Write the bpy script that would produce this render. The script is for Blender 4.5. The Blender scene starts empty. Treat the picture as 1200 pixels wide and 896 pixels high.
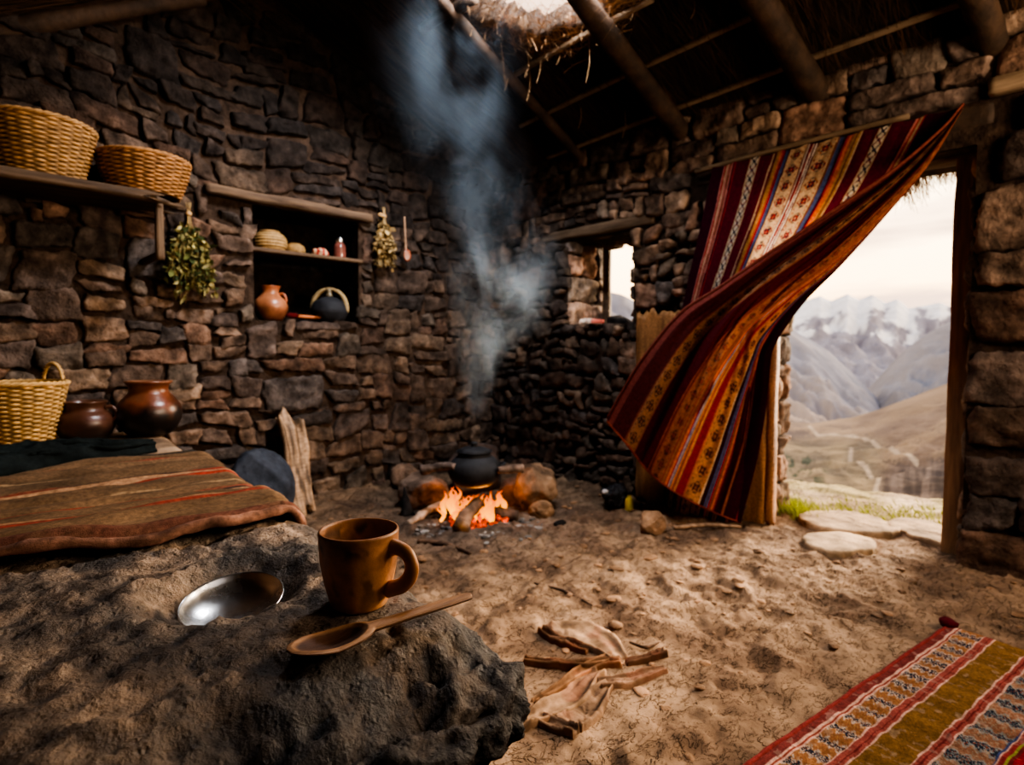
import bpy, math, random
import numpy as np
from mathutils import Vector, Matrix
rng = random.Random(7)
nr = np.random.RandomState(11)
C = bpy.context.scene.collection

# ---------------------------------------------------------------- camera frame
FPX = 685.0
YAW = math.radians(45.6)
PITCH = math.radians(3.0)
CAM = np.array([0.0, 0.0, 1.0])
FWD = np.array([math.cos(YAW)*math.cos(PITCH), math.sin(YAW)*math.cos(PITCH), -math.sin(PITCH)])
RGT = np.array([math.sin(YAW), -math.cos(YAW), 0.0])
UPV = np.cross(RGT, FWD)

def ray(px, py):
    return FWD + (px-600.0)/FPX*RGT - (py-448.0)/FPX*UPV
def on_x(px, py, x):
    d = ray(px, py); return CAM + d*(x-CAM[0])/d[0]
def on_y(px, py, y):
    d = ray(px, py); return CAM + d*(y-CAM[1])/d[1]
def on_z(px, py, z):
    d = ray(px, py); return CAM + d*(z-CAM[2])/d[2]
def on_plane(px, py, n, c):
    d = ray(px, py); n = np.array(n, float)
    return CAM + d*((c-CAM.dot(n))/d.dot(n))

# ---------------------------------------------------------------- numeric noise
_perm = np.random.RandomState(3).permutation(256)
_perm = np.concatenate([_perm, _perm, _perm])
_grad = np.random.RandomState(4).normal(size=(256, 3)); _grad /= np.linalg.norm(_grad, axis=1)[:, None]
def pn(x, y, z=0.0):
    x, y, z = np.broadcast_arrays(np.asarray(x, float), np.asarray(y, float), np.asarray(z, float))
    xi, yi, zi = np.floor(x).astype(int), np.floor(y).astype(int), np.floor(z).astype(int)
    xf, yf, zf = x-xi, y-yi, z-zi
    f = lambda t: t*t*t*(t*(t*6-15)+10)
    u, v, w = f(xf), f(yf), f(zf)
    def g(dx, dy, dz):
        h = _perm[(_perm[(_perm[(xi+dx) & 255]+yi+dy) & 255]+zi+dz) & 255]
        gr = _grad[h]
        return gr[..., 0]*(xf-dx)+gr[..., 1]*(yf-dy)+gr[..., 2]*(zf-dz)
    l = lambda a, b, t: a+(b-a)*t
    x00 = l(g(0,0,0), g(1,0,0), u); x10 = l(g(0,1,0), g(1,1,0), u)
    x01 = l(g(0,0,1), g(1,0,1), u); x11 = l(g(0,1,1), g(1,1,1), u)
    return l(l(x00, x10, v), l(x01, x11, v), w)*1.6
def fbm(x, y, z=0.0, o=4, gain=0.5):
    s = 0.0; a = 1.0; f = 1.0
    for i in range(o):
        s = s+a*pn(np.asarray(x)*f+i*17.3, np.asarray(y)*f+i*9.1, np.asarray(z)*f+i*4.7); a *= gain; f *= 2.03
    return s
def ridged(x, y, z=0.0, o=4, gain=0.5):
    s = 0.0; a = 1.0; f = 1.0
    for i in range(o):
        s = s+a*(1-2*np.abs(pn(np.asarray(x)*f+i*7.3, np.asarray(y)*f+i*3.1, np.asarray(z)*f+i*1.7))); a *= gain; f *= 2.07
    return s
def sstep(a, b, x):
    t = np.clip((np.asarray(x, float)-a)/(b-a), 0, 1); return t*t*(3-2*t)
def interp(pts, n):
    """smooth polyline through pts -> n points"""
    pts = np.array(pts, float)
    s = np.concatenate([[0], np.cumsum(np.linalg.norm(np.diff(pts, axis=0), axis=1))]); s /= s[-1]
    t = np.linspace(0, 1, n)
    m = np.zeros_like(pts)
    for k in range(len(pts)):
        if k == 0: m[k] = (pts[1]-pts[0])/(s[1]-s[0])
        elif k == len(pts)-1: m[k] = (pts[-1]-pts[-2])/(s[-1]-s[-2])
        else: m[k] = (pts[k+1]-pts[k-1])/(s[k+1]-s[k-1])
    out = []
    for tt in t:
        k = min(max(np.searchsorted(s, tt)-1, 0), len(pts)-2)
        h = s[k+1]-s[k]; q = (tt-s[k])/h
        h00 = 2*q**3-3*q**2+1; h10 = q**3-2*q**2+q; h01 = -2*q**3+3*q**2; h11 = q**3-q**2
        out.append(h00*pts[k]+h10*h*m[k]+h01*pts[k+1]+h11*h*m[k+1])
    return np.array(out)
def lin(c):
    """sRGB 0-255 tuple or hex -> linear rgb"""
    if isinstance(c, str):
        c = tuple(int(c[i:i+2], 16) for i in (0, 2, 4))
    return np.array([(v/255/12.92 if v/255 <= 0.04045 else ((v/255+0.055)/1.055)**2.4) for v in c])

# ---------------------------------------------------------------- mesh helpers
def mk(name, V, F, m, parent=None, smooth=True, cols=None, loc=None, solid=None):
    V = np.asarray(V, float)
    me = bpy.data.meshes.new(name)
    if loc is not None: V = V-np.asarray(loc, float)
    me.from_pydata(V.tolist(), [], F if isinstance(F, list) else F.tolist())
    if cols is not None:
        a = me.attributes.new('Col', 'FLOAT_COLOR', 'POINT')
        c4 = np.ones((len(V), 4)); c4[:, :3] = cols
        a.data.foreach_set('color', c4.ravel())
    if smooth: me.polygons.foreach_set('use_smooth', [True]*len(me.polygons))
    me.update()
    if m is not None: me.materials.append(m)
    o = bpy.data.objects.new(name, me)
    C.objects.link(o)
    if loc is not None and parent is None: o.location = [float(q) for q in loc]
    if parent is not None:
        o.parent = parent
        if parent.type == 'MESH' or loc is None:
            pass
    if solid:
        md = o.modifiers.new('thickness', 'SOLIDIFY'); md.thickness = solid; md.offset = 0
    return o
def grid_faces(n, m, wu=False, wv=False, off=0, flip=False):
    """vertex i*m+j, i in n rows, j in m columns"""
    i = np.arange(n if wu else n-1); j = np.arange(m if wv else m-1)
    I, J = np.meshgrid(i, j, indexing='ij'); I2 = (I+1) % n; J2 = (J+1) % m
    q = np.stack([I*m+J, I2*m+J, I2*m+J2, I*m+J2], -1).reshape(-1, 4)+off
    return q[:, ::-1] if flip else q
class MB:
    def __init__(s): s.V = []; s.F = []; s.K = []; s.n = 0
    def add(s, V, F, col=None):
        V = np.asarray(V, float); k = s.n
        s.V.append(V)
        s.F += [[int(q)+k for q in f] for f in (F.tolist() if hasattr(F, 'tolist') else F)]
        if col is None: col = (1, 1, 1)
        col = np.asarray(col, float)
        s.K.append(np.tile(col, (len(V), 1)) if col.ndim == 1 else col)
        s.n += len(V)
        return s
    def build(s, name, m, parent=None, smooth=True, loc=None, **k):
        return mk(name, np.concatenate(s.V), s.F, m, parent, smooth, np.concatenate(s.K), loc, **k)
def tube(path, rad, seg=10, n=None, rough=0.0, rf=6.0, seed=0.0, caps=True, flat=1.0):
    P = np.array(path, float)
    if n: P = interp(P, n)
    N = len(P)
    R = np.broadcast_to(np.interp(np.linspace(0, 1, N), np.linspace(0, 1, len(np.atleast_1d(rad))), np.atleast_1d(rad)), (N,))
    T = np.gradient(P, axis=0); T /= np.linalg.norm(T, axis=1)[:, None]+1e-12
    ref = np.array([0, 0, 1.0]) if abs(T[0][2]) < .9 else np.array([1.0, 0, 0])
    V = []
    A = np.cross(T[0], ref); A /= np.linalg.norm(A)
    for k in range(N):
        A = A-T[k]*A.dot(T[k]); A /= np.linalg.norm(A)+1e-12
        B = np.cross(T[k], A)
        th = np.linspace(0, 2*math.pi, seg, endpoint=False)
        ring = P[k]+R[k]*(np.cos(th)[:, None]*A+np.sin(th)[:, None]*B*flat)
        V.append(ring)
    V = np.concatenate(V)
    if rough:
        cen = np.repeat(P, seg, axis=0); d = V-cen
        V = cen+d*(1+rough*fbm(V[:, 0]*rf+seed, V[:, 1]*rf, V[:, 2]*rf, 3))[:, None]
    F = grid_faces(N, seg, wv=True).tolist()
    if caps:
        V = np.concatenate([V, P[:1], P[-1:]])
        for j in range(seg):
            F.append([N*seg, j, (j+1) % seg])
            F.append([N*seg+1, (N-1)*seg+(j+1) % seg, (N-1)*seg+j])
    return V, F
def lathe(prof, seg=48, n=None, wob=0.0, seed=0.0, loc=(0, 0, 0)):
    """prof list of (r,z) -> V,F ; closed ends if r==0"""
    P = np.array(prof, float)
    if n: P = interp(P, n)
    P[:, 0] = np.maximum(P[:, 0], 1e-4)
    th = np.linspace(0, 2*math.pi, seg, endpoint=False)
    V = np.stack([P[:, 0][:, None]*np.cos(th), P[:, 0][:, None]*np.sin(th), np.repeat(P[:, 1][:, None], seg, 1)], -1).reshape(-1, 3)
    if wob:
        f = 1+wob*fbm(V[:, 0]*7+seed, V[:, 1]*7+seed, V[:, 2]*7, 2)
        V[:, :2] *= f[:, None]
    V += np.asarray(loc)
    return V, grid_faces(len(P), seg, wv=True, flip=True)
def ico(sub=4):
    import bmesh
    bm = bmesh.new(); bmesh.ops.create_icosphere(bm, subdivisions=sub, radius=1)
    V = np.array([v.co[:] for v in bm.verts]); F = [[v.index for v in f.verts] for f in bm.faces]; bm.free()
    return V, F
_ico = {}
def rock(size, seed, sub=4, cuts=7, rough=.10, fine=.04):
    if sub not in _ico: _ico[sub] = ico(sub)
    V, F = _ico[sub]; V = V.copy()
    r = np.random.RandomState(seed)
    for k in range(cuts):
        n = r.normal(size=3); n /= np.linalg.norm(n); c = r.uniform(.62, .85)
        d = V.dot(n)-c; V = V-np.clip(d, 0, None)[:, None]*n*.92
    N = V/np.linalg.norm(V, axis=1)[:, None]
    V = V+N*(rough*fbm(V[:, 0]*1.5+seed, V[:, 1]*1.5, V[:, 2]*1.5, 3)+fine*ridged(V[:, 0]*4+seed, V[:, 1]*4, V[:, 2]*4, 3)*.5)[:, None]
    return V*np.asarray(size), F
def roundbox(dim, step, rad):
    """dense rounded box centred at origin, returns V,F with merged edges and outward normals"""
    hx = np.array(dim)/2.0
    V = []; F = []; off = 0
    for ax in range(3):
        for sg in (-1, 1):
            a, b = [(1, 2), (2, 0), (0, 1)][ax]
            na = max(int(dim[a]/step), 3)+1; nb = max(int(dim[b]/step), 3)+1
            A, B = np.meshgrid(np.linspace(-hx[a], hx[a], na), np.linspace(-hx[b], hx[b], nb), indexing='ij')
            P = np.zeros((na*nb, 3)); P[:, a] = A.ravel(); P[:, b] = B.ravel(); P[:, ax] = sg*hx[ax]
            F.append(grid_faces(na, nb, off=off, flip=(sg < 0))); V.append(P); off += na*nb
    V = np.concatenate(V); F = np.concatenate(F)
    key = np.round(V/1e-5).astype(np.int64)
    u, idx, inv = np.unique(key, axis=0, return_index=True, return_inverse=True)
    V = V[idx]; F = np.asarray(inv).ravel()[F]
    inner = np.clip(V, -(hx-rad), hx-rad); d = V-inner
    n = d/(np.linalg.norm(d, axis=1)[:, None]+1e-12)
    return inner+n*rad, F, n
def board(dim, step=.03, rad=.006, rough=.004, seed=0, ends=.0):
    V, F, N = roundbox(dim, step, rad)
    ax = int(np.argmax(dim)); s = [9, 9, 9]; s[ax] = 2.0
    V = V+N*(rough*fbm(V[:, 0]*s[0]+seed, V[:, 1]*s[1]+seed*2, V[:, 2]*s[2], 3))[:, None]
    if ends:
        h = dim[ax]/2; w = sstep(h-.06, h, np.abs(V[:, ax])); oth = [k for k in range(3) if k != ax]
        V[:, ax] += np.sign(V[:, ax])*w*ends*fbm(V[:, oth[0]]*25+seed, V[:, oth[1]]*25, 0, 2)
    return V, F
def xform(V, loc=(0, 0, 0), rot=(0, 0, 0), sc=1.0):
    from mathutils import Euler
    M = np.array(Euler(rot).to_matrix())
    return (np.asarray(V)*sc).dot(M.T)+np.asarray(loc)
def frame(V, X, Y, Z, loc):
    return V[:, :1]*np.asarray(X)+V[:, 1:2]*np.asarray(Y)+V[:, 2:3]*np.asarray(Z)+np.asarray(loc)

# ---------------------------------------------------------------- tagging
def tag(o, label, cat, group=None, kind=None):
    o['label'] = label; o['category'] = cat
    if group: o['group'] = group
    if kind: o['kind'] = kind
    return o
def structure(o):
    o['kind'] = 'structure'; return o
def thing(name, label, cat, loc=(0, 0, 0), rotz=0.0, group=None):
    o = bpy.data.objects.new(name, None); C.objects.link(o)
    o.empty_display_size = .05
    o.location = [float(q) for q in loc]; o.rotation_euler = (0, 0, rotz)
    return tag(o, label, cat, group)

# ---------------------------------------------------------------- materials
def mat(name, c1=(.5, .5, .5), c2=None, scale=6.0, rough=.8, bump=.3, bscale=40.0, attr=False, stretch=(1, 1, 1),
        metallic=0.0, spec=.3, var=.45, translucent=0.0, weave=None, rough2=None, bdist=.01, fine=None, coat=0.0):
    m = bpy.data.materials.new(name); m.use_nodes = True
    nt = m.node_tree; N = nt.nodes; L = nt.links
    b = N['Principled BSDF']; out = N['Material Output']
    tc = N.new('ShaderNodeTexCoord'); mp = N.new('ShaderNodeMapping'); L.new(tc.outputs['Object'], mp.inputs['Vector'])
    mp.inputs['Scale'].default_value = stretch
    nz = N.new('ShaderNodeTexNoise'); nz.inputs['Scale'].default_value = scale; nz.inputs['Detail'].default_value = 8; nz.inputs['Roughness'].default_value = .62
    L.new(mp.outputs[0], nz.inputs['Vector'])
    rp = N.new('ShaderNodeValToRGB'); L.new(nz.outputs[0], rp.inputs[0])
    rp.color_ramp.elements[0].position = .33; rp.color_ramp.elements[1].position = .67
    if attr:
        at = N.new('ShaderNodeAttribute'); at.attribute_name = 'Col'
        lo, hi = 1-var, 1+var*.7
        rp.color_ramp.elements[0].color = (lo, lo, lo, 1); rp.color_ramp.elements[1].color = (hi, hi, hi, 1)
        mx = N.new('ShaderNodeMix'); mx.data_type = 'RGBA'; mx.blend_type = 'MULTIPLY'; mx.inputs[0].default_value = 1
        L.new(at.outputs['Color'], mx.inputs[6]); L.new(rp.outputs[0], mx.inputs[7])
        colout = mx.outputs[2]
    else:
        c2 = c2 if c2 is not None else tuple(q*.5 for q in c1)
        rp.color_ramp.elements[0].color = (*c2, 1); rp.color_ramp.elements[1].color = (*c1, 1)
        colout = rp.outputs[0]
    L.new(colout, b.inputs['Base Color'])
    b.inputs['Roughness'].default_value = rough
    b.inputs['Metallic'].default_value = metallic
    b.inputs['Specular IOR Level'].default_value = spec
    if coat: b.inputs['Coat Weight'].default_value = coat; b.inputs['Coat Roughness'].default_value = .25
    if rough2 is not None:
        mr = N.new('ShaderNodeMapRange'); L.new(nz.outputs[0], mr.inputs[0]); mr.inputs[1].default_value = .35; mr.inputs[2].default_value = .65
        mr.inputs[3].default_value = rough2; mr.inputs[4].default_value = rough; L.new(mr.outputs[0], b.inputs['Roughness'])
    last = None
    if bump:
        n2 = N.new('ShaderNodeTexNoise'); n2.inputs['Scale'].default_value = bscale; n2.inputs['Detail'].default_value = 7; n2.inputs['Roughness'].default_value = .65
        L.new(mp.outputs[0], n2.inputs['Vector'])
        bp = N.new('ShaderNodeBump'); bp.inputs['Strength'].default_value = bump; bp.inputs['Distance'].default_value = bdist
        L.new(n2.outputs[0], bp.inputs['Height']); last = bp
    if fine:
        v = N.new('ShaderNodeTexVoronoi'); v.inputs['Scale'].default_value = fine[0]; L.new(mp.outputs[0], v.inputs['Vector'])
        rr = N.new('ShaderNodeMapRange'); rr.inputs[1].default_value = 0; rr.inputs[2].default_value = .35; L.new(v.outputs['Distance'], rr.inputs[0])
        b3 = N.new('ShaderNodeBump'); b3.inputs['Strength'].default_value = fine[1]; b3.inputs['Distance'].default_value = fine[2]
        L.new(rr.outputs[0], b3.inputs['Height'])
        if last: L.new(last.outputs[0], b3.inputs['Normal'])
        last = b3
    if last: L.new(last.outputs[0], b.inputs['Normal'])
    if translucent:
        t = N.new('ShaderNodeBsdfTranslucent'); L.new(colout, t.inputs['Color'])
        ms = N.new('ShaderNodeMixShader'); ms.inputs[0].default_value = translucent
        L.new(b.outputs[0], ms.inputs[1]); L.new(t.outputs[0], ms.inputs[2]); L.new(ms.outputs[0], out.inputs['Surface'])
    return m
M = {}
M['stone'] = mat('stone', attr=True, scale=15, var=.62, rough=.94, bump=.95, bscale=34, bdist=.022, spec=.12)
M['dirt_old'] = mat('dirt', attr=True, scale=9, var=.40, rough=.95, bump=.45, bscale=60, bdist=.008, spec=.1)
def dirt_mat():
    m = mat('dirt', attr=True, scale=11, var=.34, rough=.95, bump=.5, bscale=70, bdist=.007, spec=.1)
    nt = m.node_tree; N = nt.nodes; L = nt.links; b = N['Principled BSDF']
    tc = N.new('ShaderNodeTexCoord'); src = b.inputs['Normal'].links[0].from_socket; csrc = b.inputs['Base Color'].links[0].from_socket
    for sc_, st, lo, hi, dist, dk, off in ((6, (1, 1.6, 1), .52, .54, .014, .86, 0), (15, (1, 1.8, 1), .55, .575, .010, .86, 5), (38, (1, 1.3, 1), .58, .62, .006, .85, 9)):
        mp = N.new('ShaderNodeMapping'); mp.inputs['Scale'].default_value = st; mp.inputs['Location'].default_value = (off, off, 0); L.new(tc.outputs['Object'], mp.inputs[0])
        nz = N.new('ShaderNodeTexNoise'); nz.inputs['Scale'].default_value = sc_; nz.inputs['Detail'].default_value = 5; nz.inputs['Roughness'].default_value = .6; nz.inputs['Distortion'].default_value = .5; L.new(mp.outputs[0], nz.inputs['Vector'])
        mr = N.new('ShaderNodeMapRange'); mr.interpolation_type = 'SMOOTHSTEP'; mr.inputs[1].default_value = lo; mr.inputs[2].default_value = hi; L.new(nz.outputs[0], mr.inputs[0])
        bp = N.new('ShaderNodeBump'); bp.inputs['Strength'].default_value = .9; bp.inputs['Distance'].default_value = dist; L.new(mr.outputs[0], bp.inputs['Height']); L.new(src, bp.inputs['Normal']); src = bp.outputs[0]
        # shadow edge at the foot of each flake, painted into the colour
        m2 = N.new('ShaderNodeMapRange'); m2.inputs[1].default_value = lo-.035; m2.inputs[2].default_value = lo+.01; m2.inputs[3].default_value = 1; m2.inputs[4].default_value = 0; L.new(nz.outputs[0], m2.inputs[0])
        m3 = N.new('ShaderNodeMapRange'); m3.inputs[1].default_value = lo-.05; m3.inputs[2].default_value = lo-.015; m3.inputs[3].default_value = 0; m3.inputs[4].default_value = 1-dk; L.new(nz.outputs[0], m3.inputs[0])
        mu = N.new('ShaderNodeMath'); mu.operation = 'MULTIPLY'; L.new(m2.outputs[0], mu.inputs[0]); L.new(m3.outputs[0], mu.inputs[1])
        mx = N.new('ShaderNodeMix'); mx.data_type = 'RGBA'; L.new(mu.outputs[0], mx.inputs[0]); L.new(csrc, mx.inputs[6]); mx.inputs[7].default_value = (.035, .024, .017, 1); csrc = mx.outputs[2]
    L.new(src, b.inputs['Normal']); L.new(csrc, b.inputs['Base Color'])
    return m
M['dirt'] = dirt_mat()
M['wood'] = mat('wood', (.18, .112, .064), (.06, .036, .02), scale=5, rough=.75, bump=.5, bscale=14, stretch=(6, 6, .6), bdist=.012)
M['woodx'] = mat('wood_x', (.15, .092, .052), (.05, .03, .018), scale=5, rough=.75, bump=.5, bscale=14, stretch=(.6, 6, 6), bdist=.012)
M['woody'] = mat('wood_y', (.15, .10, .062), (.055, .034, .02), scale=5, rough=.75, bump=.5, bscale=14, stretch=(6, .6, 6), bdist=.012)
M['pole'] = mat('pole_wood', (.082, .046, .026), (.024, .015, .009), scale=9, rough=.7, bump=.5, bscale=30, bdist=.012)
M['thatch'] = mat('thatch', (.085, .047, .023), (.018, .010, .006), scale=4, rough=.9, bump=.9, bscale=18, stretch=(.7, 14, .7), bdist=.03)
M['straw'] = mat('straw', attr=True, scale=3, var=.4, rough=.8, bump=0)
M['slab'] = mat('slab_stone', attr=True, scale=26, var=.65, rough=.78, rough2=.42, bump=1.0, bscale=48, bdist=.012, spec=.4, fine=(85, .5, .006))
M['rock'] = mat('rock', attr=True, scale=10, var=.5, rough=.9, bump=.6, bscale=45, bdist=.012, spec=.2)
M['clay'] = mat('clay', attr=True, scale=8, var=.35, rough=.38, rough2=.28, bump=.15, bscale=30, spec=.45, bdist=.006)
M['mug'] = mat('mug_clay', attr=True, scale=22, var=.38, rough=.55, rough2=.36, bump=.25, bscale=70, spec=.4, bdist=.004)
M['soot'] = mat('sooty_iron', (.03, .03, .034), (.012, .012, .013), scale=12, rough=.8, rough2=.6, bump=.3, bscale=40, spec=.22)
M['wicker'] = mat('wicker', attr=True, scale=40, var=.35, rough=.7, bump=.2, bscale=120, bdist=.003)
M['spoonwood'] = mat('spoon_wood', attr=True, scale=9, var=.4, rough=.55, bump=.35, bscale=26, stretch=(1.2, 9, 9), bdist=.004)
M['post'] = mat('post_wood', (.32, .19, .10), (.13, .075, .042), scale=5, rough=.7, bump=.5, bscale=14, stretch=(6, 6, .6), bdist=.012)
M['spoonwood2'] = mat('plain_wood', (.30, .21, .13), (.13, .085, .05), scale=5, rough=.75, bump=.5, bscale=14, stretch=(6, .6, 6), bdist=.012)
M['cloth'] = mat('woven_cloth', attr=True, scale=60, var=.3, rough=.95, bump=.35, bscale=330, translucent=.38, spec=.1, bdist=.003)
M['rug'] = mat('rug_wool', attr=True, scale=90, var=.35, rough=.97, bump=.6, bscale=420, spec=.08, bdist=.004)
M['rag'] = mat('dusty_cloth', attr=True, scale=16, var=.35, rough=.95, bump=.5, bscale=120, spec=.08, bdist=.004)
M['leaf'] = mat('dried_leaf', attr=True, scale=30, var=.4, rough=.8, bump=0, translucent=.2)
M['terrain'] = mat('terrain', attr=True, scale=.05, var=.15, rough=1, bump=0, spec=0)
M['metal'] = mat('polished_metal', (.90, .89, .87), (.78, .76, .73), scale=9, rough=.32, rough2=.2, bump=.05, bscale=22, metallic=1.0, bdist=.006)
M['glass'] = mat('jar_glass', (.20, .07, .05), (.11, .04, .03), scale=8, rough=.15, bump=0, spec=.6)
# ================================================================ SETTING
XW, YW = 3.4, 3.7
def roof_z(x):
    return np.where(np.asarray(x) > 1.51, 2.44+.4*(3.4-np.asarray(x)), 2.44+.4*1.89-.5*(1.51-np.asarray(x)))
def floor_z(x, y):
    x = np.asarray(x, float); y = np.asarray(y, float)
    z = .03*fbm(x*.9, y*.9, 3, 2)+.012*fbm(x*4, y*4, 1, 3)
    z = z*.42
    wx = x+.05*pn(x*6, y*6, 3); wy = y+.05*pn(x*6, y*6, 9)
    fl = fbm(wx*4.0+wy*1.0, wy*6.5-wx*2, 8, 4)
    z = z+.007*sstep(.10, .12, fl)+.006*sstep(.34, .355, fl)-.007*sstep(-.30, -.318, fl)+.004*sstep(-.08, -.06, fl)
    f2 = fbm(wx*11+3, wy*17, 2, 4)
    z = z+.005*sstep(.22, .24, f2)-.007*sstep(-.40, -.43, f2)+.002*sstep(.02, .05, f2)
    z = z+.0015*fbm(x*30, y*30, 6, 3)
    calm = np.maximum(sstep(.10, -.06, y-(.66-.17*(x-1.4)))*sstep(2.75, 2.6, x), np.exp(-(((x-1.42)/.38)**2+((y-1.12)/.34)**2)**2)); z = z*(1-.75*calm)
    z = z+.05*sstep(.5, 0, YW-y)+.05*sstep(.35, 0, XW-x)*sstep(2.2, 2.6, y)
    dj = np.exp(-((x-3.6)**2*3+(y-.95)**2*1.6)); z = z*(1-.45*dj)
    return z
def dirt_col(x, y):
    base = lin((148, 121, 97)); dk = lin((104, 82, 65))
    t = np.clip(.5+.9*fbm(x*3.0, y*3.0, 5, 4), 0, 1)[..., None]
    c = dk*(1-t)+base*t
    fire = np.exp(-(((x-2.27)**2+(y-2.62)**2)/.42))[..., None]
    ash = lin((82, 78, 76)); c = c*(1-.75*fire)+ash*.75*fire
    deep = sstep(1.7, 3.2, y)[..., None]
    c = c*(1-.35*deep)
    return c
gx = np.concatenate([np.arange(-1.2, 1.0, .04), np.arange(1.0, 3.9, .0125)]); gy = np.concatenate([np.arange(-1.9, -.2, .03), np.arange(-.2, 3.9, .0135)])
X, Y = np.meshgrid(gx, gy, indexing='ij')
Z = floor_z(X, Y)
V = np.stack([X, Y, Z], -1).reshape(-1, 3)
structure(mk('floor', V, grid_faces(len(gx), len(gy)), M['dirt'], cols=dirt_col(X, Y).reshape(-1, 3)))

# ---------------------------------------------------------------- masonry
BROWN = [(112, 92, 78), (122, 99, 82), (104, 86, 74), (130, 108, 90), (100, 85, 76), (110, 96, 84), (92, 82, 76), (118, 92, 76)]
def subdivide(u0, u1, v0, v1, wmax, hmax, out, r):
    w, h = u1-u0, v1-v0
    wl = wmax*r.uniform(.28, 1.2); hl = hmax*r.uniform(.40, 1.25)
    if w > wl and w/ max(h, .01) > .9 and w > .09:
        k = r.uniform(.32, .68); m = u0+w*k
        subdivide(u0, m, v0, v1, wmax, hmax, out, r); subdivide(m, u1, v0, v1, wmax, hmax, out, r)
    elif h > hl and h > .07:
        k = r.uniform(.32, .68); m = v0+h*k
        subdivide(u0, u1, v0, m, wmax, hmax, out, r); subdivide(u0, u1, m, v1, wmax, hmax, out, r)
    else:
        out.append((u0, u1, v0, v1))
def layout(U0, U1, V0, V1, row, wmax, hmax, r):
    out = []; v = V0
    while v < V1-.02:
        h = min(r.uniform(*row), V1-v)
        if V1-v-h < .06: h = V1-v
        u = U0
        while u < U1-.02:
            w = min(r.uniform(.35, .8), U1-u)
            if U1-u-w < .08: w = U1-u
            subdivide(u, u+w, v, v+h, wmax, hmax, out, r); u += w
        v += h
    return out
def clip_holes(rects, holes, minw=.04):
    for (a, b, c, d) in holes:
        nx = []
        for (u0, u1, v0, v1) in rects:
            if u1 <= a or u0 >= b or v1 <= c or v0 >= d: nx.append((u0, u1, v0, v1)); continue
            cand = []
            if u0 < a: cand.append((u0, a, v0, v1))
            if u1 > b: cand.append((b, u1, v0, v1))
            if v0 < c: cand.append((u0, u1, v0, c))
            if v1 > d: cand.append((u0, u1, d, v1))
            if cand:
                for q in sorted(cand, key=lambda q: -(q[1]-q[0])*(q[3]-q[2]))[:2]:
                    if q[1]-q[0] > minw and q[3]-q[2] > minw*.7: nx.append(q); break
        rects = nx
    return rects
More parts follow.
